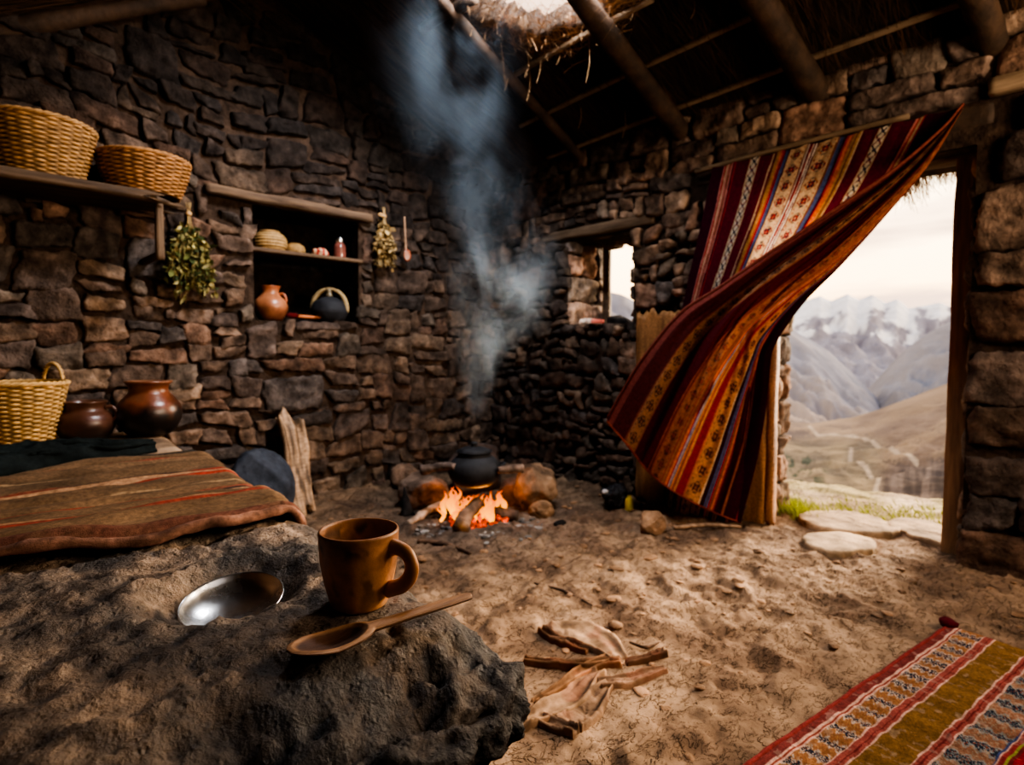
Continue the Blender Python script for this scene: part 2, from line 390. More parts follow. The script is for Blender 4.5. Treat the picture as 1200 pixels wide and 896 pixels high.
def stones(mb, rects, O, U, N, r, holes=(), warp=.03, res=.017, depth=.045, p=7, top=None, soot=None, rnd=.13, gap=.010, jit=.10, seed=0.0, bright=1.0, taper=1.0):
    O, U, N = np.array(O, float), np.array(U, float), np.array(N, float); Vv = np.array([0, 0, 1.0])
    for (u0, u1, v0, v1) in rects:
        uc, vc = (u0+u1)/2, (v0+v1)/2
        if top is not None and vc+.02 > top(uc): continue
        w, h = u1-u0-gap*r.uniform(.7, 1.6), v1-v0-gap*r.uniform(.7, 1.6)
        if w < .02 or h < .015: continue
        n = int(min(max(w/res, 5), 30))+3; m = int(min(max(h/res, 5), 24))+3
        ea = np.concatenate([[-1, -.97, -.9], np.linspace(-.8, .8, n-4), [.9, .97, 1]]); eb = np.concatenate([[-1, -.95, -.86], np.linspace(-.72, .72, m-4), [.86, .95, 1]])
        A, B = np.meshgrid(ea, eb, indexing='ij')
        a = A*(1-rnd*B**2*np.abs(A)**3); b = B*(1-rnd*A**2*np.abs(B)**3)
        jj = [(r.uniform(-jit, jit)*min(w, .12), r.uniform(-jit, jit)*min(h, .1)) for _ in range(4)]
        wu = np.zeros_like(a); wv = np.zeros_like(a)
        for k, (sa, sb) in enumerate(((-1, -1), (1, -1), (1, 1), (-1, 1))):
            q = (1+sa*A)*(1+sb*B)/4; wu = wu+q*jj[k][0]; wv = wv+q*jj[k][1]
        u = uc+a*w/2+wu; v = vc+b*h/2+wv
        # outline raggedness
        u = u+.011*fbm(u*22+seed, v*22, uc*9, 3)*np.abs(A)**2*1.3; v = v+.010*fbm(u*20+5, v*24, vc*9, 3)*np.abs(B)**2*1.3
        prof = np.clip((1-np.abs(A)**p)*(1-np.abs(B)**p), 0, 1)**.42
        d = depth*r.uniform(.65, 1.25); ta, tb = r.uniform(-1, 1)*.010, r.uniform(-1, 1)*.008
        so = r.uniform(0, 50)
        hgt = -.02+prof*(d+.02)+prof*(ta*A+tb*B)
        fz = fbm(u*9+so, v*11, so, 4)
        hgt = hgt+prof*(.017*fz+.011*(ridged(u*24+so, v*28, so, 4)-1)*.6)
        # broken facets
        if r.random() < .5:
            na, nb = r.uniform(-1, 1), r.uniform(-1, 1); cc = r.uniform(.35, .8)
            hgt = hgt-prof*np.clip(A*na+B*nb-cc, 0, .6)*.045
        if warp:
            u = u+warp*pn(uc*1.3+(u-uc)*1.3+seed, v*1.7, 2); v = v+warp*1.15*pn(u*1.2+9+seed, v*1.3, 4)
        # flakes at openings stay ragged but never cross far into the hole
        for (ha, hb, hc, hd) in holes:
            inside = (u > ha) & (u < hb) & (v > hc) & (v < hd)
            if inside.any():
                du = np.minimum(np.abs(u-ha), np.abs(u-hb)); dv = np.minimum(np.abs(v-hc), np.abs(v-hd))
                if ha < uc < hb: v = np.where(inside, v+np.where(vc < hc, -1, 1)*np.clip(dv-.015, 0, None), v)
                else: u = np.where(inside, u+np.where(uc < ha, -1, 1)*np.clip(du-.02, 0, None), u)
        P = O+u[..., None]*U+v[..., None]*Vv+hgt[..., None]*N
        c = lin(r.choice(BROWN))*r.uniform(.8, 1.25)*bright
        cc = np.tile(c, (n*m if False else P.shape[0]*P.shape[1], 1))
        blot = (.82+.5*np.clip(fz.ravel(), -.6, .9))[:, None]
        cc = cc*blot*(.5+.5*np.clip(prof.ravel()*1.5, 0, 1))[:, None]
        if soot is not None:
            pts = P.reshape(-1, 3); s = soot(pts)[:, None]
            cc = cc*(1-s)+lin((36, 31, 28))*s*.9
        mb.add(P.reshape(-1, 3), grid_faces(*A.shape), cc)
def backing(mb, O, U, N, U0, U1, V0, top, holes, thick, col=(66, 52, 42), soot=None):
    O, U, N = np.array(O, float), np.array(U, float), np.array(N, float); Z3 = np.array([0, 0, 1.0])
    us = sorted(set(list(np.arange(U0, U1, .3))+[U1]+[q for h in holes for q in (h[0], h[1]) if U0 < q < U1]))
    c = lin(col)
    for off, full in ((.002, True), (-thick, False)):
        for k in range(len(us)-1):
            a, b = us[k], us[k+1]; mid = (a+b)/2
            iv = [(V0, None)]
            for h in sorted([h for h in holes if h[0] < mid < h[1] and (full or h[4])], key=lambda h: h[2]):
                last = iv.pop(); iv.append((last[0], h[2])); iv.append((h[3], None))
            for (z0, z1) in iv:
                za, zb = (float(top(a)), float(top(b))) if z1 is None else (z1, z1)
                if za <= z0: continue
                P = [O+U*a+Z3*z0+N*off, O+U*b+Z3*z0+N*off, O+U*b+Z3*zb+N*off, O+U*a+Z3*za+N*off]
                mb.add(P, [[0, 1, 2, 3]], c)
    for h in holes:
        a, b, z0, z1, thru, dep = h
        for (p, q) in (((a, z0), (b, z0)), ((b, z0), (b, z1)), ((b, z1), (a, z1)), ((a, z1), (a, z0))):
            P = [O+U*p[0]+Z3*p[1]-N*.012, O+U*q[0]+Z3*q[1]-N*.012, O+U*q[0]+Z3*q[1]-N*dep, O+U*p[0]+Z3*p[1]-N*dep]
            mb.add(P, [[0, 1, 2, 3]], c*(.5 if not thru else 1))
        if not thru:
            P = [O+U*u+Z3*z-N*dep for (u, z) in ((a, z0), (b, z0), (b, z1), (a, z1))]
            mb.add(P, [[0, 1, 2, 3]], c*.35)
def soot_top_dark(p):
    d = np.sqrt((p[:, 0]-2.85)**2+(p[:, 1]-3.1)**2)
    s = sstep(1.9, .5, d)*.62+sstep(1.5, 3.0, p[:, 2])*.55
    s = s+sstep(1.55, 2.5, p[:, 2])*.42; s = s*(1+.5*fbm(p[:, 0]*2, p[:, 1]*2, p[:, 2]*2, 3))  # wall darkened further towards the roof
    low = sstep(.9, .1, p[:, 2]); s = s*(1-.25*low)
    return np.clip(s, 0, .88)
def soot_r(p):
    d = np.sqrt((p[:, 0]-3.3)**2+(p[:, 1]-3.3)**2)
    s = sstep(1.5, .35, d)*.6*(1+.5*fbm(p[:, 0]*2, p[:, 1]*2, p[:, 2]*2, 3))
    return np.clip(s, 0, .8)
def roof_clip(x): return roof_z(x)-.03

# left (gable) wall : plane y = YW, u = x
r = random.Random(21)
NICHE = (1.40, 2.12, 1.195, 1.90)
hl = [NICHE]
rects = layout(-1.2, 3.42, -.03, 3.2, (.18, .36), .50, .21, r)
rects = clip_holes(rects, [NICHE, (1.12, 2.22, 1.90, 1.965)])
mb = MB()
O = (0, YW, 0); U = (1, 0, 0); N = (0, -1, 0)
stones(mb, rects, O, U, N, r, hl, top=roof_clip, soot=soot_top_dark, seed=1.0, res=.016, depth=.036, gap=.004, jit=.3, warp=.05, p=16, rnd=.05)
backing(mb, O, U, N, -1.2, 3.85, -.05, lambda x: roof_z(x)+.05, [NICHE+(False, .36)], .42)
structure(mb.build('wall_left', M['stone']))

# right (door) wall : plane x = XW, u = y
r = random.Random(5)
DY0, DY1, DZ = .455, 1.43, 1.94
WY0, WY1, WZ0, WZ1 = 2.285, 2.87, 1.185, 1.83
DOOR = (DY0, DY1, -.05, DZ); WIN = (WY0, WY1, WZ0, WZ1)
top_r = lambda y: 2.44 + 0*np.asarray(y)
mb = MB(); O = (XW, 0, 0); U = (0, 1, 0); N = (-1, 0, 0)
clipz = [DOOR, (.40, 1.86, 1.94, 2.14), (.27, .42, 2.12, 2.20), WIN, (2.12, 3.14, 1.83, 1.92)]
A1 = clip_holes(layout(-1.9, DY0, -.04, 2.12, (.15, .30), 2.5, .9, r), clipz)
A2 = clip_holes(layout(-1.9, .40, 2.0, 2.195, (.1, .12), .5, .2, r), clipz+[(-2, .40, -1, 2.12)])+layout(-1.9, .40, 2.195, 2.52, (.13, .2), .7, .25, r)+layout(.42, 3.68, 2.135, 2.54, (.12, .22), .62, .24, r)+clip_holes(layout(1.86, 3.68, 1.92, 2.195, (.12, .2), .40, .17, r), clipz)
A3 = clip_holes(layout(DY1, 3.68, -.04, 1.9, (.14, .28), .34, .18, r), clipz)
stones(mb, A1, O, U, N, r, [DOOR], top=None, soot=None, seed=4.0, depth=.05, p=16, rnd=.05, gap=.006, res=.018, bright=.9, jit=.3)
stones(mb, A2, O, U, N, r, [DOOR, WIN], soot=soot_r, seed=5.0, depth=.042, p=16, rnd=.05, gap=.002, bright=1.5, jit=.16, warp=.035)  # stones above the door lightened in colour in place of bounced light
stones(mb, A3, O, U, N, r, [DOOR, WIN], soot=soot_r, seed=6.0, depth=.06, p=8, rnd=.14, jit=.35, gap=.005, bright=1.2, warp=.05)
backing(mb, O, U, N, -1.9, 3.75, -.05, top_r, [DOOR+(True, .43), WIN+(True, .43)], .43)
# masonry in the reveals
r2 = random.Random(9)
stones(mb, layout(.0, .44, -.04, DZ, (.17, .30), .6, .3, r2), (XW, DY1, 0), (1, 0, 0), (0, -1, 0), r2, depth=.035, p=14, rnd=.06, gap=.005, warp=.01, bright=1.6, seed=8.)
stones(mb, layout(.0, .44, -.04, DZ, (.19, .27), .5, .24, r2), (XW, DY0, 0), (1, 0, 0), (0, 1, 0), r2, depth=.02, warp=.01, seed=9.)
stones(mb, layout(.0, .44, WZ0, WZ1, (.18, .30), .5, .3, r2), (XW, WY1, 0), (1, 0, 0), (0, -1, 0), r2, depth=.025, p=14, rnd=.05, gap=.004, warp=.01, bright=2.1, seed=10.)  # window reveal stones lightened in colour so they look lit
stones(mb, layout(.0, .44, WZ0, WZ1, (.14, .22), .3, .2, r2), (XW, WY0, 0), (1, 0, 0), (0, 1, 0), r2, depth=.03, warp=.01, seed=11.)
# jagged outer edge of the window and its stone sill
for k in range(7):
    V, F = rock((.10, .06, .06+.03*r2.random()), 300+k, 3)
    mb.add(V+np.array([XW+.40, WY0+.03-.02*(k % 2), WZ0+.05+k*.095]), F, lin((110, 84, 64)))
for k in range(6):
    V, F = rock((.12, .06, .05), 320+k, 3)
    mb.add(V+np.array([XW+.36, WY0+.07+k*.09, WZ1+.0+.035*(k % 2)]), F, lin((98, 76, 60)))
for k in range(11):
    V, F = rock((.09, .07, .035), 340+k, 3)
    mb.add(V+np.array([XW+.02+.10*(k % 3)+.03*r2.random(), WY0+.02+.055*k, WZ0-.01]), F, lin((84, 68, 56))*r2.uniform(.6, 1.2))
for k in range(2):
    V, F = rock((.10, .12, .06), 360+k, 3)
    mb.add(V+np.array([XW+.36, WY0+.12+.26*k, WZ0+.04]), F, lin((46, 42, 40)))
structure(mb.build('wall_right', M['stone']))

# enclosing walls behind and beside the camera (plain rough plaster over stone)
def plain_wall(name, P0, P1, ztop0, ztop1):
    P0, P1 = np.array(P0, float), np.array(P1, float); n = 60; m = 30
    d = P1-P0; nn = np.array([-d[1], d[0]])/np.linalg.norm(d)
    s, t = np.meshgrid(np.linspace(0, 1, n), np.linspace(0, 1, m), indexing='ij')
    x = P0[0]+d[0]*s; y = P0[1]+d[1]*s; z = -.05+t*(ztop0+(ztop1-ztop0)*s+.05)
    o = .03*fbm(x*4, y*4, z*5, 4)
    V = np.stack([x+nn[0]*o, y+nn[1]*o, z], -1).reshape(-1, 3)
    structure(mk(name, V, grid_faces(n, m), M['stone'], cols=np.tile(lin((112, 86, 66)), (n*m, 1))))
plain_wall('wall_back', (-1.0, -1.75), (3.4, -1.75), 2.2, 2.4)
plain_wall('wall_side', (-1.0, 3.7), (-1.0, -1.75), 1.95, 1.95)

# ---------------------------------------------------------------- roof
def hole_r(x, y):
    hx, hy = 2.10, 2.08
    a = np.arctan2(y-hy, x-hx)
    return np.sqrt(((x-hx)/.47)**2+((y-hy)/.48)**2)+.14*pn(np.cos(a)*1.6+3, np.sin(a)*1.6, 1)+.07*pn(np.cos(a)*5, np.sin(a)*5, 2)
xs = np.arange(-1.35, 4.25, .05); xs = np.sort(np.append(xs, 1.51)); ys = np.arange(-1.95, 4.15, .05)
X, Y = np.meshgrid(xs, ys, indexing='ij')
Z = roof_z(X)+.012*fbm(X*3, Y*8, 0, 3)
F = grid_faces(len(xs), len(ys)); cxy = np.stack([X.ravel(), Y.ravel()], -1)[F].mean(1)
F = F[hole_r(cxy[:, 0], cxy[:, 1]) > 1.0]
rf = mk('ceiling', np.stack([X, Y, Z], -1).reshape(-1, 3), F, M['thatch'])
sd = rf.modifiers.new('thickness', 'SOLIDIFY'); sd.thickness = .14; sd.offset = 1
structure(rf)
# loose straw under the thatch
def blades(P, D, Ln, wd, col, sag=.0):
    """P start, D unit dir, Ln length, wd width : 3-section ribbons"""
    n = len(P); side = np.cross(D, np.array([0.3, .5, .8])); side /= np.linalg.norm(side, axis=1)[:, None]
    V = np.zeros((n, 6, 3)); 
    for k, t in enumerate((0, .55, 1.0)):
        c = P+D*(Ln*t)[:, None]+np.array([0, 0, -1])*(sag*Ln*t*t)[:, None]
        w = wd*(1-.55*t)
        V[:, k*2] = c-side*w[:, None]; V[:, k*2+1] = c+side*w[:, None]
    base = (np.arange(n)*6)[:, None]
    F = np.concatenate([base+np.array([0, 1, 3, 2]), base+np.array([2, 3, 5, 4])])
    return V.reshape(-1, 3), F, np.repeat(col, 6, axis=0)
mbS = MB()
n = 11000
x = nr.uniform(1.2, 3.9, n); y = nr.uniform(-.8, 3.7, n)
k = hole_r(x, y) > 1.02; x, y = x[k], y[k]; n = len(x)
D = np.stack([np.ones(n), nr.normal(0, .22, n), -.4+nr.normal(0, .05, n)], -1); D /= np.linalg.norm(D, axis=1)[:, None]
D *= np.where(nr.rand(n) < .9, 1, -1)[:, None]
cl = lin((120, 82, 46))*nr.uniform(.2, .95, n)[:, None]
clump = (.55+.8*np.clip(fbm(x*2, y*5, 4, 3), -.5, .8))[:, None]
V, F, c = blades(np.stack([x, y, roof_z(x)-nr.uniform(.0, .035, n)], -1), D, nr.uniform(.12, .42, n), nr.uniform(.0006, .0015, n), cl*clump*.75, np.zeros(n)+.02)
mbS.add(V, F, c)
n = 5000
x = nr.uniform(-.9, 1.6, n); y = nr.uniform(1.2, 3.7, n)
D = np.stack([-np.ones(n), nr.normal(0, .2, n), -.5+nr.normal(0, .05, n)], -1); D /= np.linalg.norm(D, axis=1)[:, None]
V, F, c = blades(np.stack([x, y, roof_z(x)-nr.uniform(.0, .03, n)], -1), D, nr.uniform(.12, .4, n), nr.uniform(.001, .0022, n), lin((95, 66, 40))*nr.uniform(.2, .8, n)[:, None], np.zeros(n)+.02)
mbS.add(V, F, c)
# frayed rim of the smoke hole
n = 5600
a = nr.uniform(0, 2*math.pi, n); rr = nr.uniform(.97, 1.36, n)
x = 2.10+.47*rr*np.cos(a); y = 2.08+.48*rr*np.sin(a)
hr = hole_r(x, y); k = (hr > .97); x, y, a = x[k], y[k], a[k]; n = len(x)
D = np.stack([-np.cos(a)+nr.normal(0, .5, n), -np.sin(a)+nr.normal(0, .5, n), nr.normal(.05, .3, n)], -1); D /= np.linalg.norm(D, axis=1)[:, None]
V, F, c = blades(np.stack([x, y, roof_z(x)+nr.uniform(-.03, .13, n)], -1), D, nr.uniform(.05, .20, n), nr.uniform(.0007, .0017, n), lin((164, 124, 86))*nr.uniform(.35, 1.1, n)[:, None], nr.uniform(0, .4, n))
mbS.add(V, F, c)
# dangling stalks
for (px, py, ln) in ((690, 45, .24), (742, 0, .1), (632, 62, .17), (618, 62, .14), (594, 75, .16), (680, 125, .14), (732, 128, .18), (813, 0, .09), (620, 80, .2), (655, 55, .1)):
    p = on_plane(px, py, (.4, 0, 1), 2.44+.4*3.4)
    V, F = tube([p+np.array([0, 0, .03]), p+np.array([.01, 0, -ln*.5]), p+np.array([-.01, .01, -ln])], [.0035, .0025, .0015], 5, 6)
    mbS.add(V, F, lin((150, 118, 84))*.8)
tag(mbS.build('thatch_straw', M['straw'], smooth=False), 'loose brown straw of the thatched roof hanging around the smoke hole and rafters', 'straw', kind='stuff')
# eave fringe seen through the door head
n = 7000
y = nr.uniform(-.3, 2.0, n); x = nr.uniform(4.02, 4.22, n)
D = np.stack([nr.normal(.25, .25, n), nr.normal(0, .3, n), -np.ones(n)], -1); D /= np.linalg.norm(D, axis=1)[:, None]
V, F, c = blades(np.stack([x, y, roof_z(x)-.02+0*y], -1), D, nr.uniform(.10, .26, n)*(.8+.5*pn(y*6, 3.3)), nr.uniform(.0012, .0024, n), lin((150, 112, 66))*nr.uniform(.3, 1.1, n)[:, None], np.zeros(n))
tag(mk('eave_straw', V, F, M['straw'], smooth=False, cols=c), 'straw fringe of the eave hanging outside above the doorway', 'straw', kind='stuff')

# ---------------------------------------------------------------- roof timbers
def on_roofR(px, py, drop=0.0): return on_plane(px, py, (.4, 0, 1), 2.44+.4*3.4-drop)
def on_roofL(px, py, drop=0.0): return on_plane(px, py, (-.5, 0, 1), 2.44+.4*1.89-.5*1.51-drop)
def pole(name, a, b, r0, r1, label, group=None, ext=0.0, seed=1, mm='pole', cat='rafter'):
    a, b = np.array(a), np.array(b); d = (a-b)/np.linalg.norm(a-b); a = a+d*ext
    mid = (a+b)/2; L = np.linalg.norm(a-b)
    V, F = tube([a, mid+np.array([0, .012*math.sin(seed), .008]), b], [r0, (r0+r1)/2*1.03, r1], 14, max(int(L/.06), 8), rough=.10, rf=7, seed=seed)
    o = mk(name, V, F, M[mm], loc=mid)
    return tag(o, label, cat, group)
g = 'rafters under the thatch'
pole('rafter', on_roofR(515, -2, .06), on_roofR(697, 203, .05), .034, .036, 'slim pale rafter pole beside the smoke hole, nearest the corner', g, .35, 1)
pole('rafter', on_roofR(681, -2, .09), on_roofR(806, 164, .07), .055, .062, 'round rafter pole right of the smoke hole ending above the curtain', g, .45, 2)
pole('rafter', on_roofR(888, -2, .09), on_roofR(962, 118, .07), .064, .068, 'thick squared rafter ending on the wall above the curtain middle', g, .6, 3)
pole('rafter', on_roofR(1141, -2, .09), on_roofR(1166, 58, .07), .058, .06, 'dark rafter stub at the upper corner right of the doorway', g, .7, 4)
pole('rafter', on_roofL(-40, 44, .06), on_roofL(238, -4, .06), .05, .045, 'dark pole crossing below the roof above the wicker baskets', g, .2, 5)
g = 'thin battens across the rafters'
pole('roof_batten', on_roofR(628, 74, .025), on_roofR(765, -1, .025), .016, .016, 'thin pale batten just right of the smoke hole', g, .25, 6, 'spoonwood2', 'roof batten')
pole('roof_batten', on_roofR(645, 131, .025), on_roofR(896, 13, .025), .016, .017, 'thin middle batten crossing under the thatch between rafters', g, .3, 7, 'spoonwood2', 'roof batten')
pole('roof_batten', on_roofR(676, 172, .025), on_roofR(1140, -2, .025), .016, .018, 'long thin batten lowest under the thatch near the wall top', g, .3, 8, 'spoonwood2', 'roof batten')
pole('roof_batten', on_roofR(527, 15, .03), on_roofR(556, -2, .03), .03, .03, 'short dark crosspiece at the left rim of the smoke hole', None, .25, 9, 'pole', 'roof batten')

# ---------------------------------------------------------------- door, window and niche timbers
def plank(name, dim, loc, m, label=None, cat=None, seed=0, rot=(0, 0, 0), struct=False, parent=None, ends=.0, rough=.006, rad=.006, step=.025, group=None):
    V, F = board(dim, step, rad, rough, seed, ends)
    V = xform(V, rot=rot)
    if parent is not None: return mk(name, V+np.array(loc), F, M[m], parent)
    o = mk(name, V+np.array(loc), F, M[m], loc=loc)
    if struct: structure(o)
    if label: tag(o, label, cat, group)
    return o
plank('door_frame', (.10, .092, 2.03), (3.59, .508, .965), 'post', seed=2, struct=True, rough=.007)
plank('door_frame', (.14, 1.05, .11), (3.60, .95, 1.985), 'woody', seed=3, struct=True)
plank('trim_1', (.30, 1.44, .11), (3.545, 1.12, 2.075), 'pole', seed=4, struct=True, rough=.01)
plank('trim_5', (.08, .15, .07), (3.36, .345, 2.16), 'spoonwood2', seed=15, struct=True, rough=.006)
pole('curtain_rail', on_x(815, 201, 3.345), on_x(1066, 136, 3.345), .014, .013, 'thin pale wooden rail holding the top of the woven curtain', None, 0, 11, 'spoonwood2', 'rail')
plank('trim_3', (.38, 1.0, .075), (3.56, 2.62, 1.875), 'woody', seed=6, struct=True, rough=.012, rad=.012)
plank('trim_4', (1.08, .10, .06), (1.66, 3.675, 1.932), 'woodx', seed=7, struct=True, rough=.012, rad=.012)
plank('window_1', (.045, .055, .66), (3.79, 2.80, 1.505), 'woody', seed=8, struct=True)
# ================================================================ OUTSIDE
TERR = .60
def az(px): return YAW-math.atan((px-600.0)/FPX)
def terrain(name, ridge, base, R0, R1, colf, n=200, m=90, amp=.03, nf=1.0, seed=0., p0=600, p1=1340, pw=1.0, struct=True, kind=None):
    pxs = np.linspace(p0, p1, n); ts = np.linspace(0, 1, m)
    ry = interp1(pxs, ridge); by = interp1(pxs, base)
    PX, T = np.meshgrid(pxs, ts, indexing='ij')
    q = pw if not callable(pw) else 1
    PY = ry[:, None]+(by-ry)[:, None]*T
    d = R0+(R1-R0)*T**.8
    dirx = FWD[0]+(PX-600)/FPX*RGT[0]; diry = FWD[1]+(PX-600)/FPX*RGT[1]
    x = dirx*d; y = diry*d; z = 1.0+(412-PY)/FPX*d
    s = 1.0/R0*6*nf
    nz = ridged(x*s+seed, y*s, 0.5, 6, .55)-1.0
    z = z+amp*R0*nz*(.10+.90*np.sin(np.pi*np.clip(T*1.0, 0, 1)))*.5
    zn = np.gradient(z, axis=0)
    col = colf(PX, PY, T, nz, zn/(np.abs(zn).mean()+1e-9))
    V = np.stack([x, y, z], -1).reshape(-1, 3)
    o = mk(name, V, grid_faces(n, m, flip=True), M['terrain'], cols=col.reshape(-1, 3)**1.25*TERR)
    if struct: structure(o)
    return o
def interp1(x, pts):
    p = np.array(pts, float); return np.interp(x, p[:, 0], p[:, 1])
def mixc(a, b, t): t = np.clip(t, 0, 1)[..., None]; return a*(1-t)+b*t
def snow(PX, PY, T, nz, sl):
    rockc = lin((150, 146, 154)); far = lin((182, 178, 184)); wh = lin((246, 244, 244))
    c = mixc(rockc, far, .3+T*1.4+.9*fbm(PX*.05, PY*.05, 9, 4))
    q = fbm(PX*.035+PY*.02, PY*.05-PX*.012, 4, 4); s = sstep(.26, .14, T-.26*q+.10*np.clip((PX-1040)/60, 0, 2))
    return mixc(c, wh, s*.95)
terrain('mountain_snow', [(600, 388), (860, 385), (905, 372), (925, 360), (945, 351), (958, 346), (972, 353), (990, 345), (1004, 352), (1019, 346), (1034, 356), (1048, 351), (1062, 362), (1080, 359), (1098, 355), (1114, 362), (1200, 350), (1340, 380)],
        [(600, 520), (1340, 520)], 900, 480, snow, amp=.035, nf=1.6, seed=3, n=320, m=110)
def left_mid(PX, PY, T, nz, sl):
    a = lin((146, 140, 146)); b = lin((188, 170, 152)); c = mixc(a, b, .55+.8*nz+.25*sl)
    return mixc(c, lin((170, 174, 186)), .45*sstep(.9, .0, T)+.15)  # distance haze painted into the slope colour, strongest at the ridge
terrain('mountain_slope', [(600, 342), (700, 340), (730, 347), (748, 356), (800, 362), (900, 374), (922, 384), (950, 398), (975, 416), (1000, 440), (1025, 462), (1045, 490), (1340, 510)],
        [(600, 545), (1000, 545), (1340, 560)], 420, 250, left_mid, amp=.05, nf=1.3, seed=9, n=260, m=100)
def right_mid(PX, PY, T, nz, sl):
    a = lin((130, 134, 146)); b = lin((170, 162, 158)); c = mixc(a, b, .5+.8*nz+.25*sl)
    return mixc(c, lin((172, 176, 188)), .35)  # even haze tint blended into this slope's colour
terrain('mountain_slope', [(600, 560), (960, 520), (1000, 480), (1018, 455), (1040, 430), (1060, 409), (1085, 391), (1112, 376), (1200, 345), (1340, 320)],
        [(600, 580), (1340, 560)], 470, 300, right_mid, amp=.05, nf=1.3, seed=15, n=260, m=100)
def polyd(PX, PY, pts):
    d = np.full(PX.shape, 1e9)
    for k in range(len(pts)-1):
        a = np.array(pts[k], float); b = np.array(pts[k+1], float); ab = b-a
        t = np.clip(((PX-a[0])*ab[0]+(PY-a[1])*ab[1])/ab.dot(ab), 0, 1)
        d = np.minimum(d, np.hypot(PX-a[0]-t*ab[0], (PY-a[1]-t*ab[1])*1.3))
    return d
def near_hill(PX, PY, T, nz, sl):
    a = lin((112, 98, 88)); b = lin((170, 148, 122)); c = mixc(a, b, .55+.7*nz+.35*sl)
    diag = pn((PX+PY*1.2)*.03, (PX-PY)*.008, 2); c = mixc(c, lin((134, 116, 102)), .6*sstep(.0, .3, diag)*(PX > 1000))
    val = sstep(505, 525, PY)*sstep(1050, 1020, PX); fld = lin((176, 158, 126)); grn = lin((130, 120, 102))
    c = mixc(c, mixc(grn, fld, .5+1.2*pn(PX*.03, PY*.09, 6)), val*.75)
    tr = sstep(.05, .3, fbm(PX*.07, PY*.12, 3, 3))*sstep(528, 538, PY)*sstep(985, 950, PX)
    c = mixc(c, lin((88, 96, 78)), tr*.9)
    cl = sstep(1035, 1060, PX+.6*(PY-550))*sstep(528, 545, PY-.15*(1100-PX)); c = mixc(c, mixc(lin((92, 84, 80)), lin((140, 126, 116)), .5+1.3*fbm(PX*.09, PY*.02, 1, 3)), cl*.85)
    r1 = polyd(PX, PY, [(950, 500), (960, 509), (985, 511), (1010, 513), (1028, 521), (1050, 530), (1078, 538)])
    r2 = polyd(PX, PY, [(1000, 527), (999, 537), (1018, 550), (1034, 565), (1030, 574), (1045, 580), (1080, 586)])
    c = mixc(c, lin((196, 178, 154)), np.maximum(sstep(2.8, 1.2, r1), sstep(3.6, 1.6, r2))*.95)
    return mixc(c, lin((176, 174, 178)), .20*(1-T)+.03)  # hill colour fades paler towards its ridge, painted aerial haze
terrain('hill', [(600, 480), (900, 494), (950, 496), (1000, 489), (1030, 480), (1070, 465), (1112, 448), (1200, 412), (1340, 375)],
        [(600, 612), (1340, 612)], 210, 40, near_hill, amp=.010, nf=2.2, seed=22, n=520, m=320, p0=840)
gx = np.linspace(8, 1500, 60); gy = np.linspace(-1200, 1700, 60)
X, Y = np.meshgrid(gx, gy, indexing='ij')
Z = -95+10*fbm(X*.006, Y*.006, 0, 4)
structure(mk('valley_ground', np.stack([X, Y, Z], -1).reshape(-1, 3), grid_faces(60, 60), M['terrain'], cols=lin((150, 134, 112))*TERR))
# ledge in front of the door
gx = np.concatenate([np.arange(3.70, 6.2, .03)]); gy = np.arange(-2.6, 4.2, .05)
X, Y = np.meshgrid(gx, gy, indexing='ij')
edge = 5.05+.25*fbm(Y*1.1, .5, 0, 3)+.30*sstep(1.4, .5, Y)
Z = floor_z(np.minimum(X, 3.8), Y)*sstep(4.2, 3.8, X)+.03*fbm(X*3, Y*3, 0, 4)-.03+.0*X
Z = Z-.03*np.clip(X-3.9, 0, 9)-1.3*np.clip(X-edge, 0, 9)**1.3
t = np.clip(.5+.9*fbm(X*2.2, Y*3, 5, 4), 0, 1)[..., None]
c = lin((150, 126, 98))*(1-t)+lin((196, 172, 138))*t
gr = sstep(-.05, .25, fbm(X*1.8+4, Y*1.2, 7, 3)+.5*sstep(4.5, 4.75, X)-.25)[..., None]
c = c*(1-.6*gr)+lin((140, 130, 72))*.6*gr
structure(mk('ground', np.stack([X, Y, Z], -1).reshape(-1, 3), grid_faces(len(gx), len(gy)), M['dirt'], cols=c.reshape(-1, 3)))
# grass
mbG = MB()
P = []
for (px, py, n, sp) in ((930, 596, 420, .07), (926, 588, 360, .07), (950, 588, 180, .14), (1010, 592, 160, .2), (1040, 592, 200, .2), (1075, 594, 200, .2), (1098, 592, 140, .15)):
    c0 = on_z(px, py+6, .0)
    for k in range(n):
        P.append((c0[0]+rng.gauss(0, sp*.7), c0[1]+rng.gauss(0, sp), -.03, .12 if px < 940 else .045))
P = np.array(P); n = len(P)
D = np.stack([nr.normal(0, .45, n), nr.normal(0, .45, n), np.ones(n)], -1); D /= np.linalg.norm(D, axis=1)[:, None]
V, F, c = blades(P[:, :3], D, P[:, 3]*nr.uniform(.6, 1.5, n), np.full(n, .0028), lin((160, 168, 64))*nr.uniform(.5, 1.2, n)[:, None], nr.uniform(.1, .5, n))
tag(mk('grass', V, F, M['leaf'], smooth=False, cols=c), 'bright green grass tufts growing on the ledge outside the doorway', 'grass', kind='stuff')
